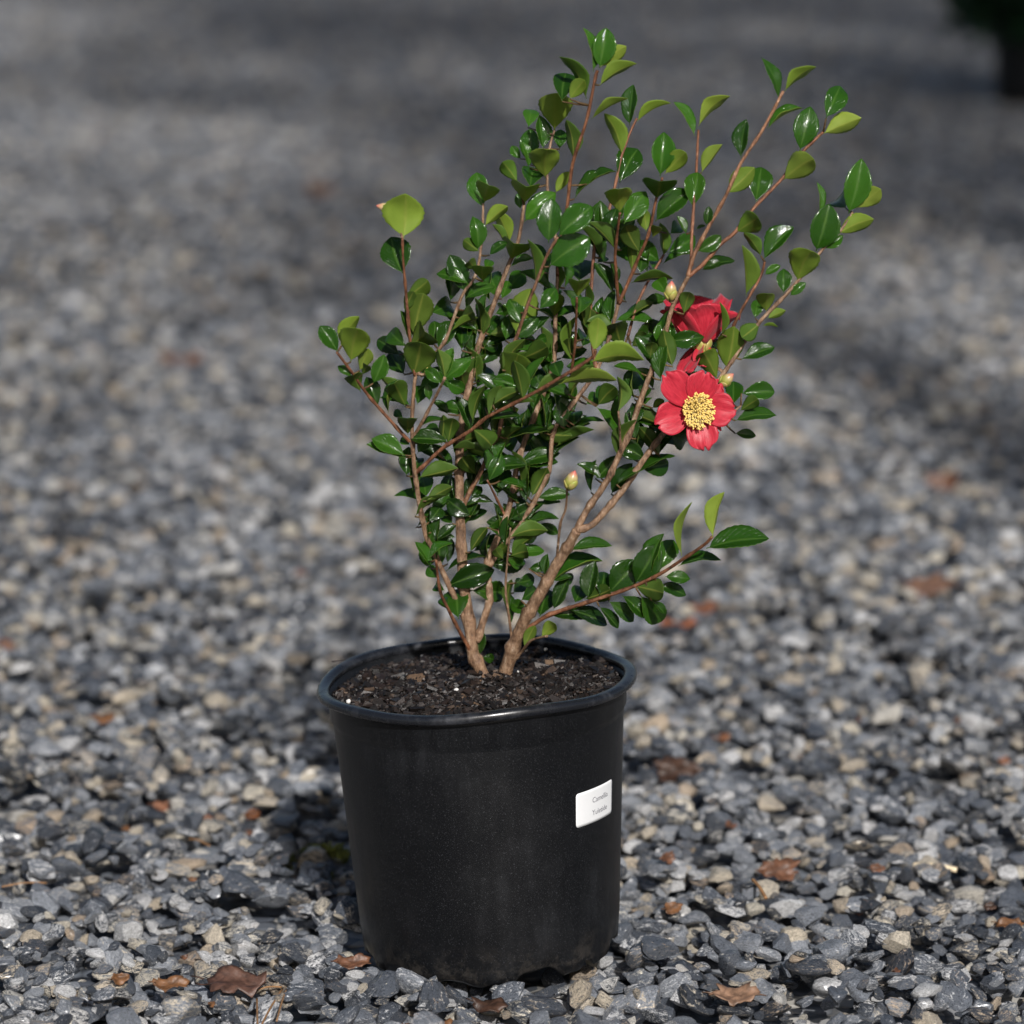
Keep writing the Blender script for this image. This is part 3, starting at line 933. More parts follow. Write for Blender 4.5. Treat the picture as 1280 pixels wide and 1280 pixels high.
T(520, 660, 6.4, [
 (240,470,610,340,175,'t'), (440,500,690,515,155,'t'), (340,730,330,500,190,'t'), (490,1040,510,815,125,'t'), (530,1030,620,1050,60,'T'),
 (990,710,1035,490,190,'t'), (870,970,950,790,85,'u'), (1000,870,1110,770,100,'u'), (1100,650,1190,480,90,'t'), (1080,700,1280,690,80,'t'),
 (840,580,960,490,120,'t'), (880,690,770,600,100,'t'), (740,640,760,420,70,'d'), (1080,430,1240,390,50,'t'), (930,330,1050,290,80,'t'),
 (800,440,940,400,100,'t'), (190,400,100,310,90,'t'), (230,500,160,450,80,'t'), (250,650,220,560,80,'t'), (1020,360,1050,230,60,'t'),
 (770,300,850,250,90,'t'), (700,250,640,170,80,'d'), (780,520,860,430,100,'T')])
T(660, 620, 4.267, [
 (950,280,1270,230,95,'t'), (985,220,1045,-10,72,'u'), (820,320,870,45,30,'u'), (800,375,1020,345,45,'t'), (655,420,720,210,70,'t')])
T(660, 620, 4.267, [
 (570,470,670,300,110,'t'), (700,400,760,270,70,'T'), (430,520,560,380,110,'t'), (570,480,690,510,90,'d'), (690,480,810,520,50,'t'),
 (730,430,835,440,50,'t'), (600,530,690,640,90,'t'), (500,530,600,625,60,'t'), (430,560,535,645,60,'t'), (380,590,460,680,40,'t'),
 (230,610,380,670,60,'t'), (130,640,300,650,50,'t'), (140,600,200,470,55,'t'), (320,550,350,390,70,'t'), (380,530,400,430,70,'t'),
 (250,570,270,500,70,'t'), (300,550,410,510,70,'d'), (660,560,715,615,30,'t'), (220,290,400,270,42,'t'), (130,450,340,370,42,'t'), (160,430,225,440,40,'T')], k=1.22)
T(390, 340, 6.4, [
 (210,640,70,440,120,'t'), (235,590,370,365,110,'u'), (310,720,370,465,220,'u'), (380,790,450,620,110,'u'), (400,820,440,750,70,'d'),
 (490,890,575,670,120,'t'), (320,840,210,755,60,'t'), (390,960,330,830,130,'d'), (530,1080,440,850,110,'t'), (610,1130,690,870,45,'t'),
 (740,220,920,75,125,'u'), (740,310,810,160,90,'d'), (810,510,890,185,205,'u'), (950,330,1105,265,130,'T'), (970,570,980,400,90,'T'),
 (780,560,710,320,80,'t'), (770,610,900,480,200,'u'), (810,830,870,570,240,'u'), (880,840,970,780,80,'u'), (850,940,1000,840,100,'T'),
 (760,600,630,480,110,'T'), (700,660,530,545,100,'T'), (740,820,630,650,130,'T'), (750,1080,660,900,160,'d'), (750,1060,560,850,90,'d'), (840,1060,900,920,90,'T'),
 (730,1170,665,1105,50,'T'), (770,1270,760,1180,140,'d'), (940,1030,920,900,60,'t'), (1090,1140,970,1040,60,'t'), (840,1250,1060,1190,35,'t')])
T(850, 340, 6.4, [
 (830,170,830,-20,110,'t'), (880,190,1000,90,70,'t'), (690,320,710,180,130,'u'), (600,370,620,230,90,'t'), (700,370,840,310,70,'u'),
 (660,430,780,440,25,'u'), (640,410,500,520,130,'d'), (370,780,430,450,190,'u'), (490,700,745,605,110,'t'), (300,860,190,650,160,'u'),
 (200,590,310,560,70,'T'), (490,970,745,960,130,'t'), (480,1110,620,1020,100,'d'), (440,1190,755,1150,95,'t'), (430,1060,430,880,110,'T'), (335,500,320,250,40,'u'),
 (440,1290,600,1310,60,'T')])
T(720, 20, 3.2, [
 (810,330,745,175,45,'t'), (835,300,955,208,40,'u'), (765,450,900,372,25,'t'), (660,570,680,420,55,'t'), (605,710,710,610,75,'u'),
 (720,745,740,610,90,'t'), (830,655,945,575,95,'u'), (895,540,935,370,90,'t'), (990,470,1135,410,72,'u'), (1000,410,1055,285,80,'t'),
 (640,865,725,810,85,'u'), (1090,790,1140,580,95,'t'), (1120,770,1215,695,70,'u'), (1050,870,1185,815,65,'u'), (960,940,1010,760,105,'t'),
 (975,790,965,670,24,'T'), (990,930,1065,880,45,'t'), (1080,770,1040,740,70,'T'), (885,1060,940,945,110,'u'), (680,1120,665,925,45,'u'),
 (750,975,865,850,70,'t'), (740,960,675,870,40,'d'), (755,1035,815,1000,30,'t'), (500,1015,630,980,40,'t'), (490,440,610,325,50,'u'), (475,480,395,350,40,'t')])
T(380, 20, 3.2, [(397,890,405,718,145,'u'), (395,1030,350,890,110,'t')])
T(0, 0, 1.0, [(556,474,548,438,17,'d'), (556,474,588,450,18,'t'), (556,476,580,486,16,'t'), (553,480,532,462,14,'t'), (556,473,566,436,16,'t')])
print('traced leaves', len(LEAF_DATA))

BR = {}
def branch_obj(nm):
    if nm in BR: return BR[nm]
    st = STEMS[nm]
    pts = [P(x, y, yy) - SB for x, y, yy, r in st['rows']]
    rad = [r / PXM for x, y, yy, r in st['rows']]
    v, f = tube(pts, rad, 10)
    for i in range(len(v)):
        c, r_ = pts[i // 10], rad[i // 10]
        q = mnoise.noise(v[i] * 130) * .16 + mnoise.noise(v[i] * 330) * .10
        v[i] = c + (v[i] - c) * (1 + q)
    o = obj('branch', mesh('branch', v, f), shrub, M['bark'])
    o.color = (*st['tone'], 1)
    BR[nm] = o
    return o
for nm in list(STEMS): branch_obj(nm)
BR['A']['label'] = 'thick brown main stem on the left'
BR['P']['label'] = 'thick brown main stem on the right'

CAMV = (CAMP - Vector((0.05, 0, .55))).normalized()       # from the plant towards the viewer's side
tw = 0
def place_leaf(bx, by, tx, ty, w, face):
    global tw
    d_, nm, yy, q = near_stem(bx, by)
    behind = face == 'T'
    yb = yy
    if d_ > 7:
        yb = yy + (random.uniform(.02, .05) if behind else random.uniform(-.012, .015)) * min(1, d_ / 20)
        tw += 1
        p0, p1 = P(q[0], q[1], yy) - SB, P(bx, by, yb) - SB
        mid = (p0 + p1) / 2 + Vector((0, 0, -.0006))
        v, f = tube([p0, mid, p1], [.0010, .0009, .0007], 6)
        t_ = obj('twig', mesh('twig', v, f), BR[nm], M['bark'])
        t_.color = (.42, .40, .22, 1)
    elif behind:
        yb = yy + .004
    pb = P(bx, by, yb)
    l_ = math.hypot(tx - bx, ty - by)
    under = face in 'ud'
    asp = random.uniform(.50, .60)
    if w > asp * l_:
        Lp = min(w / asp, max(58, l_))
        phi = 0.0
        if Lp > l_: dy = math.sqrt(Lp * Lp - l_ * l_)
        else: dy = 0.0; Lp = l_
        W = w
    else:
        dy = l_ * random.uniform(.05, .25)
        Lp = math.hypot(l_, dy)
        W = max(w, asp * l_ * random.uniform(.85, 1.0))
        phi = math.acos(max(.12, min(1, w / W)))
    dyw = dy / PXM * (-1 if under else 1)
    pt = P(tx, ty, yb + dyw)
    ax = (pt - pb)
    Lw = ax.length
    ax.normalize()
    n0 = (CAMV - ax * CAMV.dot(ax)).normalized()
    n1 = ax.cross(n0).normalized()
    best = None
    for s_ in (-1, 1):
        nn = n0 * math.cos(phi) + n1 * math.sin(phi) * s_
        if under: nn = -nn
        sc = nn.z + random.uniform(-.1, .1)
        if best is None or sc > best[0]: best = (sc, nn)
    nz = best[1]
    ny = nz.cross(ax).normalized()
    o = obj('leaf', random.choice(LEAVES), BR[nm])
    m = frame(ax, ny, nz, pb - SB, (Lw, W / PXM, Lw * .55))
    o.matrix_local = m
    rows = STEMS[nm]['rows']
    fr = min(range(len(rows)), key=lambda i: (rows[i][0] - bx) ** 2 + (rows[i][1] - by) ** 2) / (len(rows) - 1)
    g = (.55 + .52 * fr ** 1.5 if under else .45 + .65 * fr) + random.uniform(-.08, .08)  # leaf age and crown shade put into the colour, darker down the stem
    if face == 'd': o.color = (.42 * g, .56 * g, .55 * g, 1)  # inner undersides: shade and age painted in darker still
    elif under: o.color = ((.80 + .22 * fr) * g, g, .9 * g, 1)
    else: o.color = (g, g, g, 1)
    return o
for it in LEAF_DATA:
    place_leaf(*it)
# leaves deeper inside the crown, along and around the main stems
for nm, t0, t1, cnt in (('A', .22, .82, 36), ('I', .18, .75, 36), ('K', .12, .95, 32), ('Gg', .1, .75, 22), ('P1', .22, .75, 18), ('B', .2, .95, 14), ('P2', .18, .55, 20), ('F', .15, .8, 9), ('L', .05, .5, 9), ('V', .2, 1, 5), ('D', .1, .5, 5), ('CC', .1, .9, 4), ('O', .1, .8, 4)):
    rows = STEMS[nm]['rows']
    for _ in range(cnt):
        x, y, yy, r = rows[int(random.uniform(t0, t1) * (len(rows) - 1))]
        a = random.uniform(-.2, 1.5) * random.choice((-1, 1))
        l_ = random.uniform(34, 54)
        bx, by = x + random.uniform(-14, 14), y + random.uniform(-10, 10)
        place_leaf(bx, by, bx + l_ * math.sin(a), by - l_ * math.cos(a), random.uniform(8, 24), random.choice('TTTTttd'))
print('twigs', tw)

# ------------------------------------------------------------------ flowers and buds
def petal_mesh(k, L, W, cup, curl, wb=.30, rip=1.0):
    rr = random.Random(300 + k)
    nu, nv = 15, 13
    pts, uv = [], []
    notch = rr.uniform(.07, .20)
    nc = rr.uniform(-.35, .35)
    ph = rr.uniform(0, 6)
    for i in range(nu):
        u = i / (nu - 1)
        if u > .6: pr = math.sqrt(max(0, 1 - ((u - .6) / .43) ** 2.6))
        else: pr = wb + (1 - wb) * math.sin(u / .6 * math.pi / 2) ** (1.1 - .5 * (wb - .3))
        for j in range(nv):
            v_ = j / (nv - 1) * 2 - 1
            y = u * L * (1 - notch * math.exp(-((v_ - nc) / .20) ** 2) * u ** 5 - .12 * v_ * v_ * u ** 3) + .02 * L * math.sin(v_ * 9 + ph) * u ** 5
            x = v_ * W * .5 * pr
            z = cup * L * math.sin(u * 1.5) ** 1.5 + .16 * W * v_ * v_ * pr * (1 - .6 * u) - curl * L * max(0, u - .6) ** 1.6
            z += rip * (.024 * L * math.sin(v_ * 5 + ph + u * 2) * u * u + .014 * L * math.sin(v_ * 11 + ph * 2) * u ** 4 + .010 * L * math.sin(v_ * 8 - u * 7 + ph) * u)
            pts.append((x, y, z))
            uv.append((u, .5 + .5 * v_))
    v, f, mi, uvs = solid_grid(pts, nu, nv, .0005, np.array(uv))
    return mesh('petal', v, f, [M['petal'], M['petal']], midx=mi, uvs=uvs)
def flower(px_, py_, Y, face, petals, stamens, stem_from, label):
    pos = P(px_, py_, Y) - SB
    z = face.normalized()
    x = (Vector((1, 0, 0)) - z * z.x).normalized()
    y = z.cross(x)
    v, f = lathe([(.0001, -.010), (.003, -.0095), (.0052, -.006), (.0056, -.002), (.004, .001), (.0001, .0015)], 14)
    fl = obj('flower', mesh('flower', v, f), shrub, M['sepal'])
    fl.matrix_local = frame(x, y, z, pos)
    fl['label'] = label
    for k, (ang, L, W, tilt, cup, curl, dz) in enumerate(petals):
        o = obj('petal', petal_mesh(k + int(px_), L, W, cup, curl, .30 if stamens else .50, 1.4 if stamens else 2.0), fl)
        a = R(ang)
        d_ = Vector((math.cos(a), math.sin(a), 0))
        dt = d_ * math.cos(R(tilt)) + Vector((0, 0, 1)) * math.sin(R(tilt))
        sd = dt.cross(Vector((0, 0, 1)))
        sd = Vector((math.sin(a), -math.cos(a), 0))
        nn = sd.cross(dt).normalized()
        o.matrix_local = frame(sd, dt, nn, d_ * .0025 + Vector((0, 0, dz)))
    # sepals
    for k in range(5):
        a = 2 * math.pi * k / 5 + .3
        pts = []
        for i in range(6):
            u = i / 5
            for j in range(5):
                w_ = (j / 4 * 2 - 1)
                rad = .004 + .0055 * math.sin(u * 1.5)
                pts.append((w_ * .0045 * math.sin(math.pi * (.12 + .86 * u)) , rad, -.008 + u * .010 + .001 * w_ * w_))
        vv, ff, mi, _ = solid_grid(pts, 6, 5, .0006)
        o = obj('sepal', mesh('sepal', vv, ff, [M['sepal'], M['sepal']], midx=mi), fl)
        o.rotation_euler = (0, 0, a)
    if stamens:
        fv, ff, av, af = [], [], [], []
        rr = random.Random(8)
        for k in range(330):
            q = math.sqrt(rr.random())
            a = rr.uniform(0, 6.283)
            rb, rt = .0046 * q, .0134 * q
            hh = .0155 - .0035 * q + rr.gauss(0, .0010)
            sag = Vector((.0018, -.0026, 0))
            b0 = Vector((rb * math.cos(a), rb * math.sin(a), .001))
            t0 = Vector((rt * math.cos(a), rt * math.sin(a) * 1.12, hh)) + sag
            m0 = (b0 + t0) / 2 + Vector((0, 0, .0015))
            v, f = tube([b0, m0, t0], [.00042, .00038, .00034], 5)
            s0 = len(fv); fv += v; ff += [tuple(s0 + i for i in t) for t in f]
            dr = (t0 - m0).normalized()
            tip = t0 + dr * .0004
            v, f = tube([tip - dr * .0010, tip - dr * .0005, tip + dr * .0006, tip + dr * .0014], [.0003, .0008, .0008, .0003], 6)
            s0 = len(av); av += v; af += [tuple(s0 + i for i in t) for t in f]
        tag(obj('stamens', mesh('stamens', fv, ff), fl, M['filament']), kind='stuff')
        tag(obj('anthers', mesh('anthers', av, af), fl, M['anther']), kind='stuff')
    if stem_from:
        p0, p1 = P(*stem_from) - SB, pos - z * .008
        v, f = tube([p0, (p0 + p1) / 2 + Vector((0, .003, -.002)), p1], [.0016, .0015, .0020], 7)
        obj('flower_stalk', mesh('flower_stalk', v, f), BR['P2'], M['bark'])
    return fl
yf = near_stem(860, 508, ['P2'])[2]
flower(868, 510, yf - .022, Vector((.10, -.97, .18)), [
    (76, .0325, .0265, 16, .10, .16, .0006), (46, .0300, .0220, 8, .06, .10, -.0014), (-4, .0335, .0290, 12, .12, .16, .0010), (-44, .0280, .0170, 6, .05, .1, -.0010),
    (-76, .0360, .0270, 10, .06, .32, .0014), (-158, .0365, .0285, 8, .12, .14, .0004), (133, .0400, .0270, 12, .10, .08, .0016)],
    True, (850, 520, yf), 'fully open red flower facing forward with a yellow centre')
flower(877, 430, yf + .010, Vector((-.06, .30, .95)), [
    (-100, .0380, .0520, 36, .34, .35, 0), (118, .0560, .0520, 56, .18, .60, 0), (62, .0560, .0480, 52, .18, .75, .0005), (-22, .0400, .0360, 18, .34, .30, -.001), (-162, .0450, .0400, 36, .24, .40, -.001),
    (-140, .0310, .0280, -44, -.10, .1, -.003), (-80, .0200, .0220, -60, -.05, .05, -.004)],
    False, (905, 466, near_stem(905, 466, ['P2'])[2]), 'red flower seen from the side and below')
def bud(px_, py_, tipx, tipy, wpx, nm, label, back=0.0):
    d_, nm2, yy, q = near_stem(px_, py_, [nm])
    p0, p1 = P(px_, py_, yy - .004 + back) - SB, P(tipx, tipy, yy - .007 + back) - SB
    L = (p1 - p0).length
    W = wpx / PXM / 2
    prof, us = [], []
    for i in range(11):
        u = i / 10
        prof.append((max(.0001, W * math.sin(math.pi * u ** .8) ** .75 * (1.0 + .08 * ((i % 3) == 1))), u * L))
    v, f = lathe(prof, 12)
    uv = [((i % 11) / 10, (i // 11) / 12) for i in range(len(v))]
    z = (p1 - p0).normalized()
    x = z.orthogonal().normalized()
    o = obj('bud', mesh('bud', v, f, [M['bud']], uvs=uv), shrub)
    o.matrix_local = frame(x, z.cross(x), z, p0)
    o['label'] = label
    for k in range(3):                                       # overlapping bud scales
        pts = []
        for i in range(6):
            for j in range(5):
                u, w_ = i / 5, (j / 4 * 2 - 1)
                ur = u * (.62 - .1 * k)
                rad = W * math.sin(math.pi * max(.02, ur) ** .8) ** .75 + .0005
                a = w_ * 1.0 * math.sin(math.pi * (.15 + .80 * u)) + k * 2.1
                pts.append((rad * math.sin(a), -rad * math.cos(a), ur * L))
        vv, ff, mi, _ = solid_grid(pts, 6, 5, .0004)
        obj('bud_scale', mesh('bud_scale', vv, ff, [M['sepal'], M['sepal']], midx=mi), o)
    st0 = P(q[0], q[1], yy) - SB
    if (st0 - p0).length > .003:
        v, f = tube([st0, p0], [.0013, .0012], 6)
        obj('twig', mesh('twig', v, f), BR[nm], M['bark'])
bud(837, 376, 840, 351, 15, 'P1', 'small yellow-green bud with a pink tip beside the upper flower')
bud(710, 612, 719, 588, 16, 'W', 'small green bud with a red and white tip at mid height')
bud(900, 482, 917, 467, 14, 'P2', 'small green bud with a pale tip right of the open flower')
bud(496, 262, 470, 257, 12, 'E', 'small reddish bud at the top left', .016)
bud(531, 468, 546, 462, 12, 'B', 'small yellowish bud at the left')

# ------------------------------------------------------------------ fallen leaves, needles, moss on the gravel
def dead_leaf(px_, py_, wpx, hpx, lobes, col, label, seed, yaw=0.0, curl=.3, grp=None, lift=0.0):
    rr = random.Random(seed)
    g = G(px_, py_ + hpx * .2, .004)
    dist = (g - CAMP).length
    s = FPX / dist
    w = wpx / s
    el = math.atan2(CAM_H, g.y + CAM_D)
    dep_ = w * .62
    need = min(.95, (hpx / s) / dep_)
    tilt = max(-.1, math.asin(need) - el)
    nr2, na2 = 5, 40
    verts = [(0, 0, 0)]
    ph = [rr.uniform(0, 6.28) for _ in range(5)]
    for i in range(1, nr2 + 1):
        q = i / nr2
        for k in range(na2):
            a = 2 * math.pi * k / na2
            if lobes: rad = .68 + .32 * abs(math.cos(a * lobes / 2 + ph[0])) ** .8 + .10 * math.sin(a * 9 + ph[1]) + .06 * math.sin(a * 16 + ph[3])
            else: rad = .86 + .08 * math.sin(3 * a + ph[0]) + .05 * math.sin(7 * a + ph[1]) + .04 * math.sin(13 * a + ph[2])
            x, y = math.cos(a) * rad * q * w * .5, math.sin(a) * rad * q * dep_ * .5
            z = curl * w * (.45 * (x / w) ** 2 * 2 + .30 * (y / dep_) ** 2 * 2) + w * .07 * math.sin(x / w * 9 + ph[2]) * q + w * .05 * math.sin(y / dep_ * 11 + ph[4]) * q
            verts.append((x, y, z))
    n_ = len(verts)
    th = .0005
    verts = [Vector(v) + Vector((0, 0, th)) for v in verts] + [Vector(v) - Vector((0, 0, th)) for v in verts]
    faces = []
    for k in range(na2):
        k2 = (k + 1) % na2
        faces.append((0, 1 + k, 1 + k2)); faces.append((n_, n_ + 1 + k2, n_ + 1 + k))
        for i in range(nr2 - 1):
            a, b, c, e = 1 + i * na2 + k, 1 + (i + 1) * na2 + k, 1 + (i + 1) * na2 + k2, 1 + i * na2 + k2
            faces.append((a, b, c, e)); faces.append((n_ + a, n_ + e, n_ + c, n_ + b))
        a, b = 1 + (nr2 - 1) * na2 + k, 1 + (nr2 - 1) * na2 + k2
        faces.append((a, n_ + a, n_ + b, b))
    o = obj('fallen_leaf', mesh('fallen_leaf', verts, faces), None, M['deadleaf'])
    hs = [hf(g.x + u * w * .4, g.y + v_ * dep_ * .35) for u in (-1, -.5, 0, .5, 1) for v_ in (-1, 0, 1)]
    z0 = sorted(hs)[-4] if g.y < 5 else .002
    o.location = (g.x, g.y, z0 + .001 + .003 + math.sin(max(0, tilt)) * dep_ * .32 + lift)
    o.rotation_euler = (tilt, 0, yaw)
    o.color = (*col, 1)
    # stalk
    v, f = tube([(-.42 * w, 0, .001 + curl * w * .15), (-.52 * w, .01 * w, .004), (-.62 * w, .05 * w, .003)], [.0007, .0006, .0005], 5)
    st = obj('leaf_stalk', mesh('leaf_stalk', v, f), o, M['deadleaf'])
    st.color = (*[c * .7 for c in col], 1)
    tag(o, label, 'leaf', grp or 'dead leaves lying on the gravel')
    return o
RU, OR, PU, TA, DK, PK = (.85, .74, .68), (1.05, .92, .62), (.62, .60, .70), (1.45, 1.65, 1.75), (.36, .34, .34), (1.0, 1.05, 1.2)
for a in [
    (150, 1257, 27, 34, 0, OR, 'small curled orange-brown leaf at the bottom edge near the left corner', 1, .5, .7),
    (214, 1262, 44, 20, 2, OR, 'orange-brown two-lobed leaf scrap beside the needles at the bottom left', 2, .1, .5),
    (292, 1236, 88, 30, 5, PU, 'purplish brown lobed maple-like leaf lying over the pine needles', 3, -.12, .15),
    (534, 1271, 64, 24, 0, OR, 'torn orange-brown leaf in front of the pot at the bottom edge', 4, .15, .2),
    (920, 1257, 68, 25, 3, TA, 'pale tan crumpled leaf at the bottom edge right of the pot', 5, .05, .3),
    (974, 1083, 54, 34, 3, RU, 'rusty brown pointed leaf scrap on stones right of the pot', 6, .3, .5),
    (833, 1101, 26, 26, 3, RU, 'small rust-coloured leaf scrap close to the right side of the pot', 7, .8, .5),
    (840, 1139, 30, 24, 0, OR, 'small orange-brown curled leaf below the rust scrap right of the pot', 8, .6, .8),
    (846, 963, 62, 40, 3, DK, 'dark brown curled leaf right of the white sticker', 9, -.2, .6),
    (1262, 1152, 38, 18, 0, OR, 'orange leaf at the right edge of the gravel near the bottom', 10, .1, .3),
    (1160, 737, 84, 20, 4, (1.25, 1.35, 1.5), 'blurred pinkish brown leaf on the gravel at the right', 11, -.1, .3),
    (848, 791, 50, 13, 0, (1.5, .95, .6), 'blurred orange leaf just above and right of the pot rim', 12, .1, .3),
    (1180, 592, 46, 38, 3, RU, 'blurred red-brown leaf on the gravel right of the open flower', 13, -.3, .6),
    (400, 240, 44, 22, 0, (1.2, 1.2, 1.1), 'blurred pinkish leaf far back, left of the shrub top', 14, .1, .3),
    (225, 440, 54, 20, 3, PK, 'blurred pink leaf on the gravel far left of the shrub', 15, .0, .3),
    (375, 718, 18, 28, 0, RU, 'tiny upright red-brown leaf left of the shrub base', 16, .5, .5),
    (441, 1221, 44, 20, 2, RU, 'rust-coloured leaf tucked against the bottom left of the pot', 17, .2, .5),
    (1096, 1106, 22, 16, 0, RU, 'tiny rust scrap right of the pointed leaf scrap', 18, .2, .5),
    (1072, 906, 14, 30, 0, RU, 'small upright reddish leaf at mid right of the gravel', 19, 1.2, .6),
    (130, 915, 34, 13, 0, OR, 'small orange leaf on the gravel at the middle left', 20, .1, .3),
    (6, 805, 26, 40, 3, RU, 'reddish leaf cut by the left edge', 21, .3, .4),
    (612, 1256, 52, 22, 0, DK, 'dark wet leaf half under the front of the pot', 22, -.4, .3),
    (880, 765, 44, 12, 0, (1.1, .85, .7), 'thin blurred orange leaf right above the blurred orange one', 23, .1, .3),
    (1196, 918, 14, 26, 0, RU, 'narrow rust-brown leaf near the right edge at mid height', 24, 1.0, .5),
    (205, 988, 34, 15, 0, (1.5, 1.3, 1.2), 'small pinkish orange leaf left of the pot', 25, .1, .4),
    (315, 1011, 26, 20, 0, (.8, .55, .3), 'small amber leaf left of the pot near its rim height', 26, .6, .7)]:
    dead_leaf(*a)
SC = 'tiny leaf scraps among the stones'
for k, (qx, qy, wq, hq, c_, lab) in enumerate((
    (52, 886, 16, 8, RU, 'tiny brown leaf scrap near the left edge, level with the pot rim'),
    (259, 1017, 14, 10, (1.3, 1.0, .7), 'tiny orange leaf scrap just left of the amber leaf beside the pot'),
    (157, 1039, 14, 8, OR, 'tiny orange-brown scrap left of the pot, halfway to the left edge'),
    (79, 1007, 12, 8, OR, 'tiny orange scrap at the left, below the small orange leaf'),
    (313, 1041, 12, 12, RU, 'tiny red-brown scrap directly below the amber leaf left of the pot'),
    (241, 1119, 12, 9, OR, 'tiny orange scrap on pale stones at the lower left'),
    (230, 1211, 12, 14, RU, 'tiny brown scrap just above the purplish maple-like leaf'),
    (264, 1267, 14, 8, OR, 'tiny orange scrap at the bottom edge below the purplish leaf'),
    (999, 935, 20, 14, RU, 'thin dark red scrap at mid right, left of the small upright leaf'),
    (1255, 946, 18, 10, (1.3, 1.0, .8), 'small orange scrap at the right edge, level with the dark curled leaf'),
    (901, 922, 30, 9, (1.2, 1.0, .8), 'flat orange-tan scrap just above and right of the dark curled leaf'),
    (913, 1048, 24, 8, RU, 'low rusty scrap right of the pot, left of the pointed leaf scrap'),
    (1075, 1126, 16, 8, RU, 'tiny rusty scrap below and right of the pointed leaf scrap'),
    (1237, 1125, 18, 10, DK, 'tiny dark brown scrap above the orange leaf at the right edge'),
    (1120, 1221, 14, 16, RU, 'small reddish scrap standing up at the lower right'),
    (1210, 1208, 14, 20, RU, 'narrow rusty scrap wedged upright in the lower right corner'))):
    dead_leaf(qx, qy, wq, hq, (0, 3, 0)[k % 3], c_, lab, 200 + k, (-.6, .2, .7, 1.1)[k % 4], .5, SC)
def needle(p0, p1, r, label, grp, cat='needle', name='pine_needle', mat='needle', lift=.004):
    a, b = G(p0[0], p0[1], .008), G(p1[0], p1[1], .008)
    a.z = max(hf(a.x, a.y), .002) + lift
    b.z = max(hf(b.x, b.y), .002) + lift
    top = max(a.z, b.z)
    a.z, b.z = max(a.z, top - .006), max(b.z, top - .006)
    mid = (a + b) / 2
    mid.z = max(mid.z, hf(mid.x, mid.y) + .001) + .002
    rel = [a - a, mid - a, b - a]
    v, f = tube(smooth_path([tuple(q) for q in rel], 5), [r] * 11, 6)
    o = obj(name, mesh(name, v, f), None, M[mat])
    o.location = a
    tag(o, label, cat, grp)
    return o
NG = 'pine needles at the bottom left'
needle((320, 1292), (353, 1233), .0009, 'longest tan pine needle crossing the purplish leaf tip at the bottom left', NG)
needle((322, 1290), (321, 1245), .0009, 'short upright tan pine needle beside the long one', NG)
needle((346, 1284), (358, 1240), .0008, 'dark brown pine needle right of the two tan needles', NG)
needle((318, 1236), (352, 1231), .0008, 'flat tan pine needle lying behind the purplish leaf', NG)
needle((2, 1106), (58, 1101), .0008, 'thin brown pine needle near the left edge', NG)
needle((236, 1046), (262, 1055), .0009, 'short red-brown needle on the stones left of the pot', NG)
needle((1142, 1079), (1196, 1085), .0028, 'pale cream wood splinter on the gravel at the right', None, 'splinter', 'wood_splinter', 'sticker').color = (1.0, .82, .55, 1)
needle((940, 1132), (957, 1148), .0016, 'short orange-brown twig piece right of the pot', None, 'twig', 'fallen_twig')
def moss_tuft(px_, py_, wpx, label, seed):
    rr = random.Random(seed)
    g = G(px_, py_, .004)
    s = FPX / (g - CAMP).length
    fv, ff = [], []
    for k in range(46):
        a, q = rr.uniform(0, 6.28), rr.random() ** .6
        b0 = Vector((math.cos(a) * q * wpx / s * .5, math.sin(a) * q * wpx / s * .3, 0))
        b0.z = hf(g.x + b0.x, g.y + b0.y)
        e = b0 + Vector((rr.gauss(0, .007), rr.gauss(0, .005), rr.uniform(.002, .010)))
        v, f = tube([b0 - Vector((0, 0, .002)), (b0 + e) / 2 + Vector((0, 0, .002)), e], [.0012, .0016, .0003], 4)
        s0 = len(fv); fv += v; ff += [tuple(s0 + i for i in t) for t in f]
    o = obj('moss_tuft', mesh('moss_tuft', fv, ff), None, M['moss'])
    o.location = (g.x, g.y, 0)
    tag(o, label, 'moss', 'moss tufts left of the pot')
moss_tuft(358, 1057, 60, 'olive green moss tuft between stones left of the pot', 1)
moss_tuft(418, 1067, 34, 'small yellow-green moss tuft against the left side of the pot', 2)

# ------------------------------------------------------------------ the potted evergreen far behind
bgp = G(1294, 128, 0)
bp = build_pot('plastic_pot', (bgp.x, bgp.y, 0), 0, .6, near=False)
tag(bp, 'blurred black nursery pot far back in the upper right corner', 'pot')
ev = empty('evergreen_shrub', (bgp.x, bgp.y, POT_H - .02))
tag(ev, 'blurred dark green shrub in the far pot at the upper right corner', 'shrub')
v, f = tube([(0, 0, -.02), (.01, 0, .12), (0, .01, .4)], [.010, .008, .004], 8)
obj('trunk', mesh('trunk', v, f), ev, M['bark'])
fv, ff = [], []
rr = random.Random(77)
for k in range(5000):
    a, q, hh = rr.uniform(0, 6.28), rr.random() ** .45, rr.random()
    rad = .27 * q * (1 - .55 * abs(hh - .35))
    c = Vector((math.cos(a) * rad, math.sin(a) * rad, -.03 + hh * .5 + .02 * rr.gauss(0, 1)))
    d_ = Vector((math.cos(a) + rr.gauss(0, .5), math.sin(a) + rr.gauss(0, .5), rr.uniform(-.3, .8))).normalized()
    sd = d_.cross(Vector((rr.gauss(0, .4), rr.gauss(0, .4), 1))).normalized()
    L, W = rr.uniform(.04, .065), rr.uniform(.012, .019)
    s0 = len(fv)
    fv += [c, c + d_ * L * .5 + sd * W, c + d_ * L, c + d_ * L * .5 - sd * W]
    ff += [(s0, s0 + 1, s0 + 2, s0 + 3)]
tag(obj('foliage', mesh('foliage', fv, ff, smooth=False), ev, M['bgleaf']), kind='stuff')

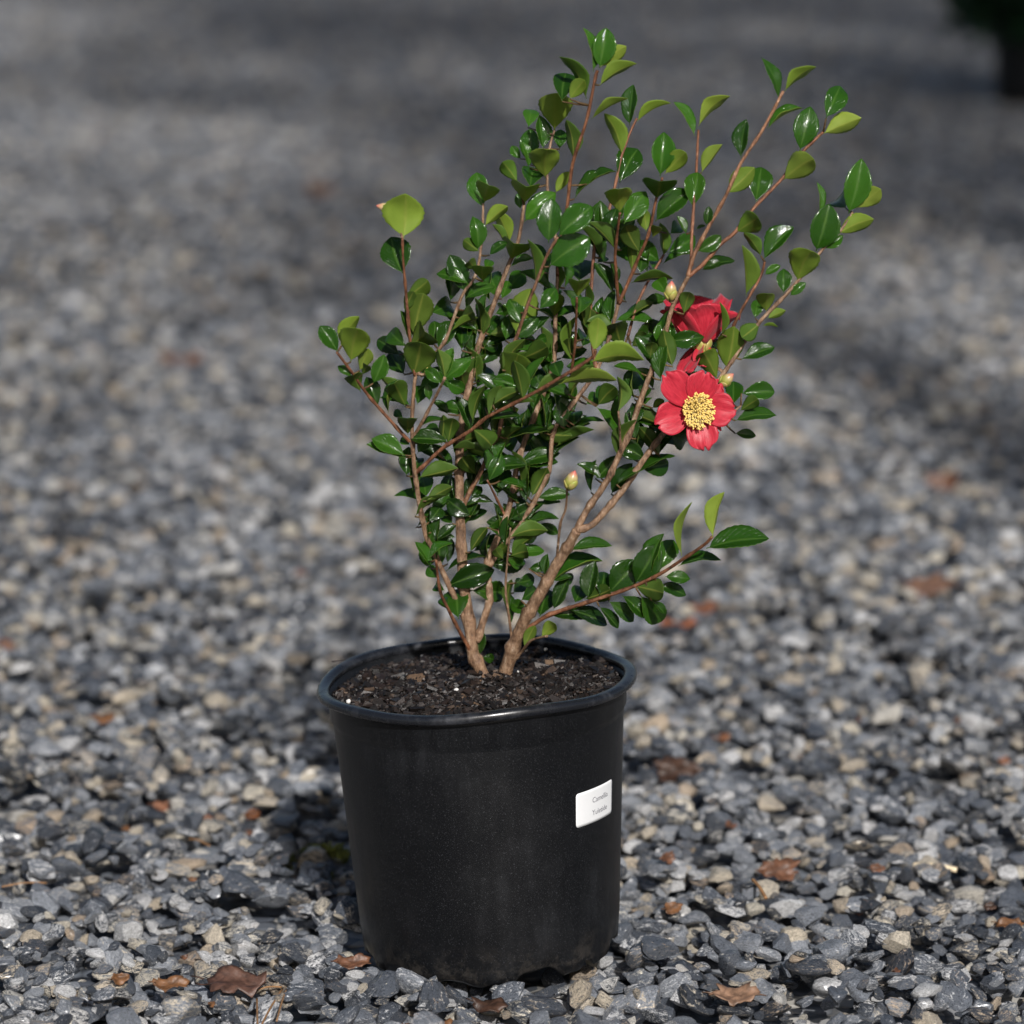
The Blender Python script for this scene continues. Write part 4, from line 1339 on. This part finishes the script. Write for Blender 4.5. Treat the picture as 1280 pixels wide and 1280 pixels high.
# ------------------------------------------------------------------ unseen trees, added out of the picture on the right to shade the far yard
def tree_parts(seed, H, RC):
    rr = random.Random(seed)
    pts = [(.06 * math.sin(k * 1.3), .05 * math.cos(k * 1.7), H * .9 * k / 7) for k in range(8)]
    tv, tf = tube(pts, [.14 * (1 - .85 * k / 7) for k in range(8)], 12)
    lv, lf, cl = [], [], []
    for k in range(36):
        z = H * rr.uniform(.50, .93)
        a = rr.uniform(0, 6.283)
        ln = RC * (1.5 - 1.0 * z / H) * rr.uniform(.5, 1.1)
        p0 = Vector((0, 0, z))
        p1 = p0 + Vector((math.cos(a) * ln * .5, math.sin(a) * ln * .5, ln * .25))
        p2 = p0 + Vector((math.cos(a) * ln, math.sin(a) * ln, ln * .45))
        v, f = tube([p0, p1, p2], [.040, .025, .010], 6)
        s0 = len(lv); lv += v; lf += [tuple(s0 + i for i in t) for t in f]
        cl += [p1, p1.lerp(p2, .5), p2]
    fv, ff = [], []
    for c in cl:
        for _ in range(50):
            p = c + Vector((rr.gauss(0, .36), rr.gauss(0, .36), rr.gauss(0, .32)))
            d_ = Vector((rr.gauss(0, 1), rr.gauss(0, 1), rr.gauss(-.2, .6))).normalized()
            sd = d_.cross(Vector((rr.gauss(0, 1), rr.gauss(0, 1), rr.gauss(0, 1)))).normalized()
            L, W = rr.uniform(.11, .17), rr.uniform(.034, .052)
            s0 = len(fv)
            fv += [p, p + d_ * L * .5 + sd * W, p + d_ * L, p + d_ * L * .5 - sd * W]
            ff.append((s0, s0 + 1, s0 + 2, s0 + 3))
    return mesh('trunk', tv, tf, [M['bark']]), mesh('limbs', lv, lf, [M['bark']]), mesh('crown', fv, ff, [M['treeleaf']], smooth=False)
TP = tree_parts(5, 12.0, 2.3)
for (x, y, sc, rz, lab) in ((2.6, -6.0, 1.15, 0, 'added tree out of view that shades the far yard, nearest to the pot'), (4.7, -4.6, 1.06, 2.1, 'added tree out of view that shades the far yard, middle of three'), (6.4, -2.6, 1.1, 4.0, 'added tree out of view that shades the far yard, farthest to the right')):
    t = empty('added_shade_tree', (x, y, -.02))
    t.rotation_euler = (0, 0, rz)
    t.scale = (sc,) * 3
    tag(t, lab, 'tree', 'added trees out of view that shade the far yard')
    obj('trunk', TP[0], t); obj('limbs', TP[1], t); tag(obj('crown', TP[2], t), kind='stuff')
